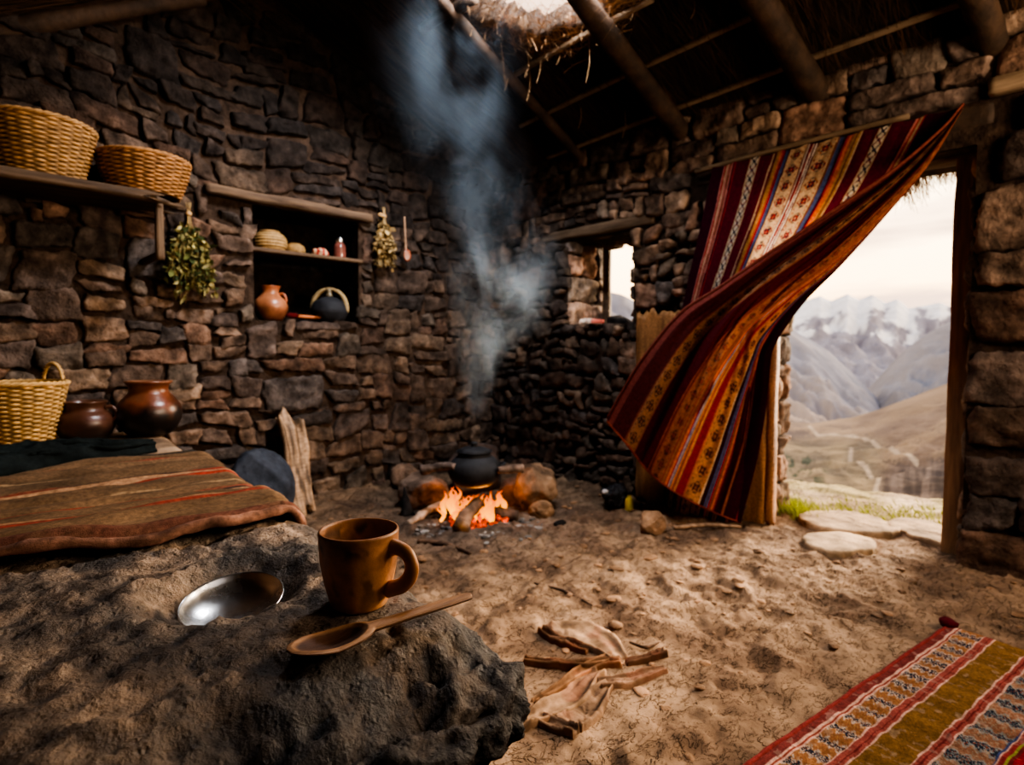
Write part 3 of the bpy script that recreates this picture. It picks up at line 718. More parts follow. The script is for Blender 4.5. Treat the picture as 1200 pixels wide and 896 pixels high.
# flat threshold stones
def flag(pxpts, z, label, seed):
    pts = np.array([on_z(px, py, z)[:2] for px, py in pxpts]); c0 = pts.mean(0)
    ang = np.arctan2(pts[:, 1]-c0[1], pts[:, 0]-c0[0]); rad = np.hypot(*(pts-c0).T); o = np.argsort(ang)
    th = np.linspace(-math.pi, math.pi, 72, endpoint=False)
    R = np.interp(th, np.concatenate([ang[o]-2*math.pi, ang[o], ang[o]+2*math.pi]), np.tile(rad[o], 3))*(1+.05*pn(np.cos(th)*4+seed, np.sin(th)*4))
    V = []; prof = [(1.0, -.03), (1.0, .004), (.985, .013), (.94, .018), (.8, .019), (.6, .02), (.4, .02), (.2, .02), (.02, .02)]
    for s, h in prof:
        x = c0[0]+R*s*np.cos(th); y = c0[1]+R*s*np.sin(th); hh = h+(.006*fbm(x*9, y*9, seed, 4) if h > .01 else 0)
        V.append(np.stack([x, y, np.full(72, z)+hh], -1))
    V = np.concatenate(V)
    cc = lin((176, 148, 118))*(.85+.3*fbm(V[:, 0]*7, V[:, 1]*7, seed, 3))[:, None]
    o = mk('flagstone', V, grid_faces(len(prof), 72, wv=True, flip=False), M['rock'], cols=cc, loc=(c0[0], c0[1], z))
    tag(o, label, 'stone', 'flat stones at the threshold')
flag([(935, 606), (975, 600), (1036, 612), (1056, 619), (1044, 627), (1010, 626), (960, 620)], .012, 'long flat threshold stone lying under the doorway beside the grass', 1)
flag([(1040, 614), (1066, 608), (1112, 628), (1112, 642), (1080, 634), (1062, 626)], .010, 'flat pale stone at the foot of the right door post', 2)
flag([(942, 636), (965, 626), (1000, 628), (1022, 636), (1005, 648), (972, 650)], .012, 'broad flat pale slab set in the dirt floor inside the doorway', 3)

# ---------------------------------------------------------------- sky
w = bpy.data.worlds.new('sky'); bpy.context.scene.world = w; w.use_nodes = True
nt = w.node_tree; N = nt.nodes; L = nt.links; bg = N['Background']
tc = N.new('ShaderNodeTexCoord'); sx = N.new('ShaderNodeSeparateXYZ'); L.new(tc.outputs['Generated'], sx.inputs[0])
rp = N.new('ShaderNodeValToRGB'); L.new(sx.outputs['Z'], rp.inputs[0])
e = rp.color_ramp.elements
stops = [(0.0, (.62, .60, .60)), (.04, (2.5, 1.5, .62)), (.10, (2.2, 1.45, .78)), (.24, (2.1, 1.66, 1.12)), (.45, (.92, .92, .92)), (1.0, (.62, .72, .90))]
e[0].position, e[0].color = stops[0][0], (*stops[0][1], 1); e[1].position, e[1].color = stops[-1][0], (*stops[-1][1], 1)
for p, c in stops[1:-1]:
    q = e.new(p); q.color = (*c, 1)
mp = N.new('ShaderNodeMapping'); L.new(tc.outputs['Generated'], mp.inputs[0]); mp.inputs['Scale'].default_value = (1.4, 1.4, 9)
nz = N.new('ShaderNodeTexNoise'); nz.inputs['Scale'].default_value = 1.6; nz.inputs['Detail'].default_value = 6; L.new(mp.outputs[0], nz.inputs['Vector'])
cr = N.new('ShaderNodeValToRGB'); L.new(nz.outputs[0], cr.inputs[0]); cr.color_ramp.elements[0].position = .48; cr.color_ramp.elements[1].position = .66
mx = N.new('ShaderNodeMix'); mx.data_type = 'RGBA'; L.new(cr.outputs[0], mx.inputs[0]); L.new(rp.outputs[0], mx.inputs[6]); mx.inputs[7].default_value = (.92, .64, .46, 1)
L.new(mx.outputs[2], bg.inputs['Color']); bg.inputs['Strength'].default_value = 2.0

# ---------------------------------------------------------------- lamps
def lamp(name, kind, loc, energy, col, aim=None, **k):
    d = bpy.data.lights.new(name, kind); d.energy = energy; d.color = col
    for a, b in k.items(): setattr(d, a, b)
    o = bpy.data.objects.new(name, d); C.objects.link(o); o.location = loc
    if aim is not None: o.rotation_euler = (Vector(aim)-Vector(loc)).to_track_quat('-Z', 'Y').to_euler()
    return o
el, azs = math.radians(15), math.radians(-8)
sd = Vector((math.cos(azs)*math.cos(el), math.sin(azs)*math.cos(el), math.sin(el)))
lamp('sun', 'SUN', (6, 0, 4), 15.0, (1.0, .80, .58), aim=Vector((6, 0, 4))-sd, angle=math.radians(26))
lamp('smoke_hole_light', 'AREA', (2.0, 1.75, 3.25), 190, (.88, .92, 1.0), aim=(2.15, 2.35, 1.0), size=.5)
lamp('side_fill_light', 'SPOT', (3.0, -.30, 1.85), 270, (1.0, .78, .56), aim=(.75, 2.6, .75), spot_size=math.radians(84), spot_blend=.7, shadow_soft_size=.22)  # added fill spot for left wall and bench, no window there
lamp('room_fill_light', 'AREA', (2.3, -1.2, 1.8), 56, (1.0, .82, .64), aim=(3.2, 1.7, 1.6), size=.9)  # added fill lamp behind the camera for door wall, rug and roof
lamp('fire_light', 'POINT', (2.29, 2.60, .15), 9, (1.0, .36, .08), shadow_soft_size=.08)
# ================================================================ STONE BENCH AND THINGS ON IT
ZT = .62
def slab():
    dim = (1.36, 1.06, .215); c0 = np.array([-.06, 1.07, ZT-.1075])
    V, F, N = roundbox(dim, .0085, .062)
    P = V+c0
    x, y, z = P.T
    top = sstep(.2, .9, N[:, 2])
    # lumpy outline: the front leans out, the right end bulges low down
    low = np.clip((ZT-z)/.215, 0, 1)
    xr = sstep(.3, .6, x)
    x = x+xr*(-.045*sstep(.55, .85, y)*sstep(1.15, .85, y)+.012*np.sin(low*3.0)-.10*sstep(.55, 1.0, low)*sstep(.95, .7, y)+.030*pn(y*3.5, z*3, 4)-.02*sstep(.85, .6, y))
    y = y-sstep(.75, .55, y)*(.035*np.sin(low*2.8)+.05*pn(x*3+2, z*4, 1))
    # cut front right corner
    cd = (x-.56)*.72+(.66-y)*.70-.035; cd = np.clip(cd, 0, None); x = x-cd*.72*.45; y = y+cd*.70*.45
    P = np.stack([x, y, z], -1)
    # the rim of the top falls away along front
    P[:, 2] -= (1-low)*(.055*sstep(.70, .55, P[:, 1])+.03*sstep(.50, .64, P[:, 0]))
    P[:, 2] += low**2*.07*sstep(.28, .58, P[:, 0])
    big = fbm(P[:, 0]*3, P[:, 1]*3, P[:, 2]*4, 3)
    med = ridged(P[:, 0]*9, P[:, 1]*9, P[:, 2]*11, 4)-1
    fin = fbm(P[:, 0]*34, P[:, 1]*34, P[:, 2]*40, 4)
    side = 1-top
    fac = np.abs(pn(P[:, 0]*7+3, P[:, 1]*7, P[:, 2]*9))+.5*np.abs(pn(P[:, 0]*15, P[:, 1]*15+4, P[:, 2]*18)); disp = side*(.016*big+.018*med+.012*fin-.030*(fac-.3))+top*(.006*big+.0075*med*(1+1.2*sstep(.80, .62, P[:, 1]))+.0042*fin)
    pit = fbm(P[:, 0]*26+7, P[:, 1]*26, 3, 2); disp = disp-top*.006*sstep(.28, .6, pit)
    pit2 = fbm(P[:, 0]*55+7, P[:, 1]*40, 8, 2); disp = disp-top*.004*sstep(.25, .55, pit2)
    # terraces chipped along front edge
    ch = ridged(P[:, 0]*6+3, P[:, 1]*12, 1.5, 3)-1; disp = disp-sstep(.74, .58, P[:, 1])*top*.02*sstep(.0, .35, ch)
    # calm patches where things stand
    for (a, b, rr) in ((.443, .782, .062), (.352, .684, .05), (.50, .682, .04), (.575, .682, .03)):
        wq = np.exp(-(((P[:, 0]-a)**2+(P[:, 1]-b)**2)/rr**2)); disp = disp*(1-.85*wq*top)
    P = P+N*disp[:, None]
    # hollow for the bowl
    dx, dy = P[:, 0]-BX, P[:, 1]-BY
    rr = np.sqrt((dx/1.12)**2+dy**2)*(1+.10*pn(np.arctan2(dy, dx)*1.3, 2.2)+.05*pn(dx*30, dy*30))
    eb = .5+.5*(dx*math.cos(math.atan2(BY, BX)+.3)+dy*math.sin(math.atan2(BY, BX)+.3))/(rr+1e-6); lo_, hi_ = .042+.022*eb, .084+.068*eb; hol = .050*(1-sstep(0, 1, (rr-lo_)/(hi_-lo_))); lip = .014*np.exp(-((rr-hi_-.014)/.022)**2)*(.6+.8*pn(dx*9, dy*9, 3))*sstep(-.06, .06, dy+.25*dx)
    P[:, 2] += top*(-hol+lip)
    # scooped flake at the corner
    q = P-np.array(on_z(583, 742, ZT-.015)); q = np.sqrt((q**2).sum(1))*(1+.12*pn(P[:, 0]*30, P[:, 1]*30, P[:, 2]*30))
    inn = np.clip(.034-q, 0, None)*0; P = P-N*(np.minimum(inn, .009)*.9)[:, None]
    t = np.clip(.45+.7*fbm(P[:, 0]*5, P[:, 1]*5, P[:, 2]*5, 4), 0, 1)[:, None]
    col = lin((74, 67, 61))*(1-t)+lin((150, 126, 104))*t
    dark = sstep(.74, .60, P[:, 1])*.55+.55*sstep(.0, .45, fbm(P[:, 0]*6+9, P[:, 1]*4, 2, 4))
    dark = np.clip(dark+side*.75, 0, .9)[:, None]  # front rim and sides coloured darker to stand in for their shade
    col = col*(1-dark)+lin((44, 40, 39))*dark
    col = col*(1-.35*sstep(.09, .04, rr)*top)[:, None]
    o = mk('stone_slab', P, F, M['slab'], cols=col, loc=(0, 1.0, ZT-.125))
    return tag(o, 'big rough stone slab bench with a hollow holding a metal bowl', 'stone bench')
b0 = on_z(274, 700, ZT-.005); BX, BY = b0[0], b0[1]
slab_o = slab()
V, F = rock((.105, .12, .27), 40, 4); V[:, 2] = np.clip(V[:, 2], -.2, .255)
tag(mk('support_stone', V+np.array([.50, .80, .195]), F, M['rock'], cols=lin((104, 82, 64)), loc=(.50, .80, 0)), 'brown block propping up the right end of the stone slab', 'stone')
mbR = MB()
for k in range(16):
    V, F = rock((.19, .2, .21), 41+k, 3); V[:, 2] = np.clip(V[:, 2], -.2, .2); mbR.add(V+np.array([-.55+.27*(k % 4), .86+.19*(k//4), .21]), F, lin((84, 66, 54)))
mbR.build('rubble_base', M['rock'], slab_o, loc=(0, 1.0, ZT-.125))
# metal bowl lying tilted in the hollow
bw = thing('metal_bowl', 'shiny polished metal bowl lying in the hollow of the stone slab', 'bowl', (BX, BY, ZT-.035))
R0 = .083; BS = .84
prof = [(0, .000), (.02, .001), (.045, .007), (.062, .016), (.075, .027), (R0, .037), (R0+.0012, .0385), (R0+.0022, .037), (.077, .025), (.064, .0135), (.046, .0045), (.02, -.0015), (0, -.0025)]
V, F = lathe(prof, 96, 90); V[:, 0] *= 1.06; V *= BS
V[:, 2] += .0005*fbm(V[:, 0]*22, V[:, 1]*22, 0, 2)*(1-np.hypot(V[:, 0], V[:, 1])/.09)
az_ = math.atan2(BY, BX); tilt = math.radians(12)
ax = Vector((math.sin(az_), -math.cos(az_), 0)); Mt = np.array(Matrix.Rotation(tilt, 3, ax))
Mt2 = np.array(Matrix.Rotation(math.radians(-4), 3, Vector((math.cos(az_), math.sin(az_), 0))))
mk('bowl_shell', V.dot(Mt.T).dot(Mt2.T), F, M['metal'], bw)

# mug
mx_, my_ = .4426, .782
mg = thing('clay_mug', 'brown clay mug with a curved handle standing on the stone slab', 'mug', (mx_, my_, ZT-.002))
prof = [(0, .000), (.030, .000), (.0395, .002), (.0425, .007), (.047, .022), (.0525, .045), (.0565, .070), (.0582, .092), (.0588, .108), (.0590, .1135), (.0580, .1160), (.0562, .1165), (.0548, .1145), (.0545, .106), (.054, .09), (.0515, .065), (.0475, .040), (.041, .02), (.030, .011), (0, .010)]
V, F = lathe(prof, 96, 130, .008, 3.)
rr = np.hypot(V[:, 0], V[:, 1]); inn = np.zeros(len(V)); inn[len(V)*62//130:] = 1
t = np.clip(.55+.8*fbm(V[:, 0]*14, V[:, 1]*14, V[:, 2]*9, 4), 0, 1)[:, None]
col = lin((124, 80, 50))*(1-t)+lin((188, 134, 88))*t
burn = sstep(-.05, .25, fbm(V[:, 0]*22+4, V[:, 1]*22, V[:, 2]*22, 3))*np.exp(-((V[:, 2]-.099)/.012)**2)*.75+sstep(.15, .5, fbm(V[:, 0]*30, V[:, 1]*30, V[:, 2]*16, 3))*np.exp(-((V[:, 2]-.045)/.03)**2)*.6
burn = np.clip(burn, 0, .85)[:, None]; col = col*(1-burn)+lin((38, 24, 18))*burn
col = col*(1-.12*inn[:, None])
mk('mug_body', V, F, M['mug'], mg, cols=col)
hd = np.array([RGT[0], RGT[1], 0])*.93+np.array([-FWD[0], -FWD[1], 0])*.36; hd /= np.linalg.norm(hd)
pts = [(.052, .093), (.066, .095), (.083, .088), (.091, .072), (.088, .055), (.076, .041), (.060, .034), (.048, .030)]
V, F = tube([hd*a+np.array([0, 0, z]) for a, z in pts], [.0105, .0085, .0078, .0078, .0082, .0085, .0085, .0095], 18, 50, rough=.05, rf=30, flat=1.35)
mk('handle', V, F, M['mug'], mg, cols=lin((182, 128, 84)))

# wooden spoon
sb = on_z(388, 757, ZT+.004); st = on_z(552, 700, ZT+.014)
sp = thing('wooden_spoon', 'long wooden spoon lying on the stone slab in front of the mug', 'spoon', (sb[0], sb[1], ZT+.001))
L = st-sb; Ln = float(np.hypot(L[0], L[1])); ang = math.atan2(L[1], L[0])
# one continuous spoon: s along, t across, top and bottom skins
ns, ntt = 150, 34
s = np.linspace(-.055, Ln, ns)
def halfw(s):
    bowl = .0300*np.sqrt(np.clip(1-((s)/.055)**2, 0, 1))
    hnd = np.interp(s, [.0, .03, .055, .10, .16, Ln-.01, Ln-.002, Ln], [.004, .0105, .0112, .0098, .0108, .0100, .007, .0005])
    bl = np.maximum(bowl, 0)
    return np.where(s < .0, bl, np.sqrt(bl**2+(hnd*sstep(.0, .045, s))**2))
hw = halfw(s)+1e-4
S, Tt = np.meshgrid(s, np.linspace(-1, 1, ntt), indexing='ij')
Wd = hw[:, None]*Tt
lift = np.interp(S, [-.055, 0, .05, Ln], [.010, .004, .008, .012])
prf = np.sqrt(np.clip(1-Tt**2, 0, 1))
ib = np.clip(1-(S/.048)**2-(Wd/.0258)**2, 0, 1)
thick = np.interp(S, [-.055, -.03, 0, .045, .07, Ln], [.003, .009, .0115, .010, .0085, .007])
topz = lift+thick*.6*prf**.5-.0105*ib**.7
botz = lift-thick*.55*prf-.004*ib
topz = np.maximum(topz, botz+.0012)
ca, sa = math.cos(ang), math.sin(ang)
def put(Zz): return np.stack([S*ca-Wd*sa, S*sa+Wd*ca, Zz+.004], -1).reshape(-1, 3)
V = np.concatenate([put(topz), put(botz)]); F = np.concatenate([grid_faces(ns, ntt, flip=True), grid_faces(ns, ntt, off=ns*ntt)])
c1 = lin((150, 112, 80)); cin = lin((78, 54, 40))
cc = np.tile(c1, (2*ns*ntt, 1)); wi = sstep(.05, .35, ib).ravel()[:, None]; cc[:ns*ntt] = cc[:ns*ntt]*(1-wi)+cin*wi
Fl = F.tolist()
for side in (0, ntt-1):
    for k in range(ns-1):
        a, b = k*ntt+side, (k+1)*ntt+side
        Fl.append([a, b, b+ns*ntt, a+ns*ntt] if side else [b, a, a+ns*ntt, b+ns*ntt])
mk('spoon_body', V, Fl, M['spoonwood'], sp, cols=cc)

# ---------------------------------------------------------------- earthen bench behind the slab
def earth_bench():
    V, F, N = roundbox((1.62, 2.34, .62), .03, .05)
    P = V+np.array([-.02, 2.50, .27])
    xr = sstep(.0, .8, P[:, 0])
    P[:, 0] += xr*(np.interp(P[:, 1], [1.3, 2.5, 3.7], [-.22, -.06, .06]))
    d = .02*fbm(P[:, 0]*3, P[:, 1]*3, P[:, 2]*3, 3)+.008*fbm(P[:, 0]*14, P[:, 1]*14, P[:, 2]*14, 3)
    top = sstep(.3, .9, N[:, 2]); P = P+N*(d*(1-.7*top))[:, None]
    t = np.clip(.5+.9*fbm(P[:, 0]*5, P[:, 1]*5, P[:, 2]*5, 3), 0, 1)[:, None]
    o = mk('earthen_bench', P, F, M['rock'], cols=lin((96, 76, 60))*(1-t)+lin((150, 124, 100))*t, loc=(0, 2.5, 0))
    tag(o, 'long mud and stone bench running along to the back wall', 'bench')
earth_bench()
# ---------------------------------------------------------------- blanket over it
def blanket():
    na, nb = 230, 250
    a = np.linspace(0, 1, na); b = np.linspace(0, 1, nb)
    A, B = np.meshgrid(a, b, indexing='ij')
    yF = 1.335; yB = 2.58
    y = yF+(yB-yF)*A
    xe = np.interp(y, [1.3, 1.5, 2.5, 2.7], [.575, .60, .735, .74])
    s = -.95+(xe+.34+.95)*B            # run along the width, then over the edge
    over = np.clip(s-xe+.03, 0, None)
    drop = np.where(over > .05, over-.05+.028, .56*np.clip(over, 0, .05)**2/.05)
    x = np.where(over > .05, xe-.03+.043+.05*np.clip(over-.05, 0, 1), s-np.clip(over, 0, .05)*.12)
    zt = np.interp(y, [1.3, 1.55, 1.7, 2.6], [ZT+.012, ZT+.016, .605, .592])
    wr = .011*np.sin(y*44+2.2*fbm(s*1.6, y*2, 1, 3)*2)*np.clip(.5+fbm(s*1.3, y*3, 4, 3), 0, 1)+.010*fbm(s*3, y*9, 2, 4)
    z = zt+.012+np.clip(wr, -.008, .05)-drop
    x = x+.010*fbm(y*8, z*4, 3, 3)*(over > 0)
    z = z+.012*np.exp(-((y-yF-.02)/.02)**2)
    yy = y+.035*fbm(s*2.0, 1.5, A*2, 3)*(1-A)+.06*fbm(s*2.0, 4.5, A*2, 3)*A**3-.05*np.clip(s, -.2, .6)*(1-A)
    # colours: bands along x
    v = (y-yF)+.016*fbm(s*1.7, y*4, 6, 3); base = lin((112, 88, 66))
    bands = [(.0, .045, (100, 66, 54)), (.175, .190, (136, 60, 48)), (.195, .215, (150, 112, 84)), (.30, .315, (142, 64, 50)), (.325, .352, (168, 132, 102)), (.356, .372, (52, 40, 40)), (.376, .396, (142, 66, 52)), (.52, .532, (150, 122, 92)), (.64, .66, (156, 62, 48)), (.665, .70, (162, 124, 94)), (.70, .715, (60, 44, 42)), (.72, .745, (140, 62, 48)), (.90, .912, (152, 124, 94)), (1.0, 1.03, (136, 58, 48)), (1.05, 1.075, (120, 52, 46)), (1.15, 1.30, (46, 44, 40))]
    col = np.tile(base, (na, nb, 1))*(.85+.3*fbm(s*6, y*14, 2, 3))[..., None]
    for (v0, v1, cc) in bands:
        brk = .45+.55*sstep(-.35, .05, fbm(s*5, v0*40, 3, 3))
        w = (sstep(v0-.004, v0+.003, v)*(1-sstep(v1-.003, v1+.004, v))*brk)[..., None]
        col = col*(1-w)+lin(cc)*w*(.8+.4*nr.rand(na, nb))[..., None]
    V = np.stack([x, yy, z], -1).reshape(-1, 3)
    t = thing('bench_blanket', 'worn olive brown blanket with red and cream stripes spread over the bench', 'blanket', (0, 1.95, .6))
    loc = np.array([0, 1.95, .6])
    mk('blanket_sheet', V-loc, grid_faces(na, nb), M['rug'], t, cols=col.reshape(-1, 3), solid=.008)
    e = V.reshape(na, nb, 3)[0, 4::6]
    Vt, Ft = tube(e+np.array([0, -.004, -.002]), [.011, .009, .012, .010], 12, 120, rough=.35, rf=24, seed=5)
    c = np.tile(lin((120, 88, 74)), (len(Vt), 1))*(.5+1.1*np.clip(.5+fbm(Vt[:, 0]*22, Vt[:, 1]*22, Vt[:, 2]*22, 3), 0, 1))[:, None]
    mk('rolled_hem', Vt-loc, Ft, M['rug'], t, cols=c)
blanket()
# dark cloth bundled behind it
def dark_cloth():
    na, nb = 60, 150
    A, B = np.meshgrid(np.linspace(-1, 1, na), np.linspace(0, 1, nb), indexing='ij')
    P0 = np.array([-.55, 2.36, .60]); P1 = np.array([.60, 2.70, .60])
    wid = np.interp(B, [0, .3, .7, 1], [.17, .16, .10, .045])
    d = (P1-P0)[:2]; d /= np.linalg.norm(d); nn = np.array([-d[1], d[0]])
    x = P0[0]+(P1-P0)[0]*B+nn[0]*A*wid+.02*fbm(B*6, A*2, 1, 3); y = P0[1]+(P1-P0)[1]*B+nn[1]*A*wid+.03*fbm(B*5, A*2, 4, 3)
    hgt = np.interp(B, [0, .35, .8, 1], [.085, .07, .05, .03])
    z = .595+hgt*np.clip(1-A**2, 0, 1)**.5*(1+.7*ridged(B*4, A*2.5+B*3, 2, 3)*.6)+.005
    V = np.stack([x, y, z], -1).reshape(-1, 3)
    c = np.tile(lin((27, 32, 32)), (na*nb, 1))*(.7+.6*np.clip(.5+fbm(V[:, 0]*9, V[:, 1]*9, 2, 3), 0, 1))[:, None]
    o = mk('dark_cloth', V, grid_faces(na, nb), M['rug'], cols=c, loc=(0, 2.5, .6), solid=.006)
    tag(o, 'crumpled blackish green cloth lying behind the striped blanket', 'cloth')
dark_cloth()

# ---------------------------------------------------------------- baskets
def basket(name, label, prof, loc, stakes=26, rows=26, rimr=.012, handle=None, tone=(178, 136, 88), rotz=0., group=None, tilt=(0, 0)):
    t = thing(name, label, 'basket', loc, rotz, group)
    t.rotation_euler = (tilt[0], tilt[1], rotz)
    seg = stakes*8; nv = rows*6
    P = interp(prof, nv+1)
    th = np.linspace(0, 2*math.pi, seg, endpoint=False)
    TH, Rw = np.meshgrid(th, np.linspace(0, rows, nv+1)); ph = np.floor(np.clip(Rw, 0, rows-.001)); fr = Rw-ph
    rnd = np.sqrt(np.clip(1-(2*fr-1)**2, 0, 1))
    wv = np.cos(TH*stakes/2+ph*math.pi)
    r = P[:, 0][:, None]+.006*wv*rnd+.004*(rnd-1)
    r = r*(1+.012*pn(np.cos(TH)*2, np.sin(TH)*2, Rw*.1))
    V = np.stack([r*np.cos(TH), r*np.sin(TH), np.repeat(P[:, 1][:, None], seg, 1)], -1).reshape(-1, 3)
    sh = (.45+.55*rnd)*(.62+.38*np.clip(wv, -.6, 1)); v2 = .82+.36*nr.rand(rows+1)[ph.astype(int)]
    c = lin(tone)*(sh*v2)[..., None]
    c = c*(.8+.4*np.clip(.5+fbm(np.cos(TH)*3, np.sin(TH)*3, Rw*.7, 2), 0, 1))[..., None]
    F = grid_faces(nv+1, seg, wv=True, flip=True).tolist()
    F.append(list(range(seg)))
    mk('woven_body', V, F, M['wicker'], t, cols=c.reshape(-1, 3), solid=.005)
    Rt, zt = prof[-1]
    a = np.linspace(0, 2*math.pi, 241)[:-1]
    mb = MB()
    for k in range(3):
        pth = np.stack([(Rt+rimr*.55*np.cos(a*stakes/2+k*2.1))*np.cos(a), (Rt+rimr*.55*np.cos(a*stakes/2+k*2.1))*np.sin(a), zt+rimr*.5*np.sin(a*stakes/2+k*2.1)], -1)
        pth = np.concatenate([pth, pth[:1]])
        Vt, Ft = tube(pth, rimr*.55, 6, caps=False); mb.add(Vt, Ft, lin(tone)*.85)
    mb.build('rim', M['wicker'], t)
    if handle:
        for sgn in handle['sides']:
            ca, sa = math.cos(sgn), math.sin(sgn); hw, hh = handle['w'], handle['h']
            rad = np.array([ca, sa, 0]); tan = np.array([-sa, ca, 0])
            mb = MB()
            for k in range(2):
                q = np.linspace(0, math.pi, 40)
                pth = rad*(Rt-.003)+tan*(hw*np.cos(q))[:, None]+np.array([0, 0, 1])*(zt-.03+(hh+.03)*np.sin(q)**.8)[:, None]
                pth = pth+rad*(.005*np.cos(q*16+k*math.pi))[:, None]+np.array([0, 0, 1])*(.005*np.sin(q*16+k*math.pi))[:, None]
                Vt, Ft = tube(pth, .006, 8); mb.add(Vt, Ft, lin(tone)*.9)
            mb.build('handle', M['wicker'], t)
    return t
ZS = 1.787
basket('wicker_basket', 'larger deep wicker basket at the left end of the high shelf', [(.155, 0), (.168, .05), (.188, .12), (.205, .19), (.213, .245)], on_y(48, 203, 3.48)*np.array([1, 1, 0])+np.array([0, 0, ZS+.001]), 26, 26, group='wicker baskets on the shelf')
basket('wicker_basket', 'smaller low wicker basket at the right end of the high shelf', [(.150, 0), (.170, .045), (.190, .10), (.200, .15), (.202, .178)], on_y(170, 222, 3.47)*np.array([1, 1, 0])+np.array([0, 0, ZS+.001]), 26, 19, tone=(170, 122, 76), group='wicker baskets on the shelf')
bp_ = on_z(22, 521, .585)
basket('handled_basket', 'pale cane basket with an arched handle standing on the bench', [(.125, 0), (.135, .05), (.155, .14), (.175, .23), (.182, .275)], (bp_[0], bp_[1], .585), 26, 28, handle=dict(sides=[YAW-.15, YAW-.15+math.pi], w=.055, h=.085), tone=(192, 152, 96), rotz=0)

# ---------------------------------------------------------------- pots on the ledge
def pot(name, label, prof, loc, cols, seg=72, n=90, handles=(), mtl='clay', cat='pot', group=None, wob=.008, seed=1., rotz=0):
    t = thing(name, label, cat, loc, rotz, group)
    V, F = lathe(prof, seg, n, wob, seed)
    h = V[:, 2]/max(V[:, 2].max(), 1e-6)
    q = np.clip(h+.22*fbm(V[:, 0]*9+seed, V[:, 1]*9, V[:, 2]*9, 3), 0, 1)
    c = np.stack([np.interp(q, [k for k, _ in cols], [lin(v)[i] for _, v in cols]) for i in range(3)], -1)
    mk('pot_body', V, F, M[mtl], t, cols=c)
    for (ang, pts, rad) in handles:
        d = np.array([math.cos(ang), math.sin(ang), 0])
        Vt, Ft = tube([d*a+np.array([0, 0, z]) for a, z in pts], rad, 12, 30, rough=.05, rf=20)
        mk('handle', Vt, Ft, M[mtl], t, cols=np.tile(lin(cols[-1][1]), (len(Vt), 1)))
    return t
AR = math.atan2(RGT[1], RGT[0])
p = on_z(176, 509, .588)
S_ = 1.0
pot('clay_pot', 'bigger round brown clay pot with sooty base on the bench', [(0, 0), (.07, .0), (.105, .02), (.138, .07), (.145, .11), (.135, .155), (.105, .195), (.088, .215), (.085, .232), (.092, .252), (.104, .262), (.106, .270), (.098, .272), (.086, .262), (.078, .24), (.078, .21), (.12, .15), (.125, .1), (.08, .02), (0, .015)], (p[0], p[1], .586),
    [(0, (22, 18, 16)), (.46, (28, 21, 18)), (.60, (74, 42, 28)), (.75, (108, 60, 38)), (1, (112, 76, 54))], group='clay pots on the bench', seed=2.)
p = on_z(101, 514, .588)
pot('clay_pot', 'smaller squat brown clay pot with side handles on the bench', [(0, 0), (.06, 0), (.095, .015), (.118, .055), (.120, .085), (.108, .115), (.083, .14), (.080, .155), (.088, .175), (.092, .180), (.086, .182), (.076, .165), (.07, .145), (.1, .11), (.105, .07), (.06, .015), (0, .012)], (p[0], p[1], .586),
    [(0, (30, 22, 19)), (.3, (52, 34, 26)), (.6, (84, 52, 38)), (1, (94, 62, 46))], group='clay pots on the bench', seed=5.,
    handles=[(AR+.25, [(.085, .150), (.112, .152), (.130, .130), (.128, .105), (.114, .09)], [.010, .009, .010]), (AR+math.pi-.2, [(.085, .150), (.112, .152), (.130, .130), (.128, .105), (.114, .09)], [.010, .009, .010])])
# big dark stone and leaning split plank by the wall
p = on_y(306, 592, 3.42)
V, F = rock((.19, .17, .25), 77, 5, 6, .05, .015); zf = float(floor_z(p[0], 3.42))
tag(mk('boulder', V+np.array([p[0], 3.42, zf+.17]), F, M['rock'], cols=lin((58, 62, 70)), loc=(p[0], 3.42, zf)), 'smooth blue-grey boulder on the floor between bench and leaning plank', 'boulder')
pb = on_y(358, 596, 3.38); pt_ = on_y(338, 492, 3.60)
zf = float(floor_z(pb[0], pb[1])); pb[2] = zf+.01
d = pt_-pb; Lp = np.linalg.norm(d); Zx = d/Lp; Xx = np.cross([0, 1, .0], Zx); Xx /= np.linalg.norm(Xx); Yx = np.cross(Zx, Xx)
V, F = board((.15, .05, Lp), .012, .008, .012, 5, .12)
V[:, 0] += .012*np.sin(V[:, 2]*9)+.004*ridged(V[:, 2]*2, V[:, 0]*18, 0, 2)*np.sign(V[:, 0])*.5
V[:, 1] -= .02*sstep(.1, .5, fbm(V[:, 0]*22, V[:, 2]*3, 2, 3))
c = lin((156, 126, 98))*(.25+.95*np.clip(.5+1.3*fbm(V[:, 0]*45, V[:, 2]*4, 1, 4), 0, 1))[:, None]
V = frame(V, Xx, Yx, Zx, (pb+pt_)/2+np.array([0, 0, .0]))
tag(mk('split_plank', V, F, M['spoonwood'], cols=c, loc=pb), 'weathered split wooden plank leaning against the back wall', 'plank')
# stone behind the plank, leaning
# ---------------------------------------------------------------- high shelf
t = thing('wall_shelf', 'dark plank shelf holding two wicker baskets high on the back wall', 'shelf', (0, 3.5, ZS))
V, F = board((1.75, .42, .045), .03, .006, .008, 3, .2)
mk('shelf_board', V+np.array([-.055, 0, -.024]), F, M['woodx'], t)
bx_ = on_y(188, 262, 3.34)[0]
for x in (bx_, bx_-1.1):
    V, F = board((.035, .035, .28), .02, .004, .004, 4); mk('bracket', V+np.array([x, -.14, -.185]), F, M['wood'], t)
    V, F = board((.035, .34, .03), .02, .004, .004, 5); mk('bracket', V+np.array([x, .03, -.30]), F, M['woody'], t)

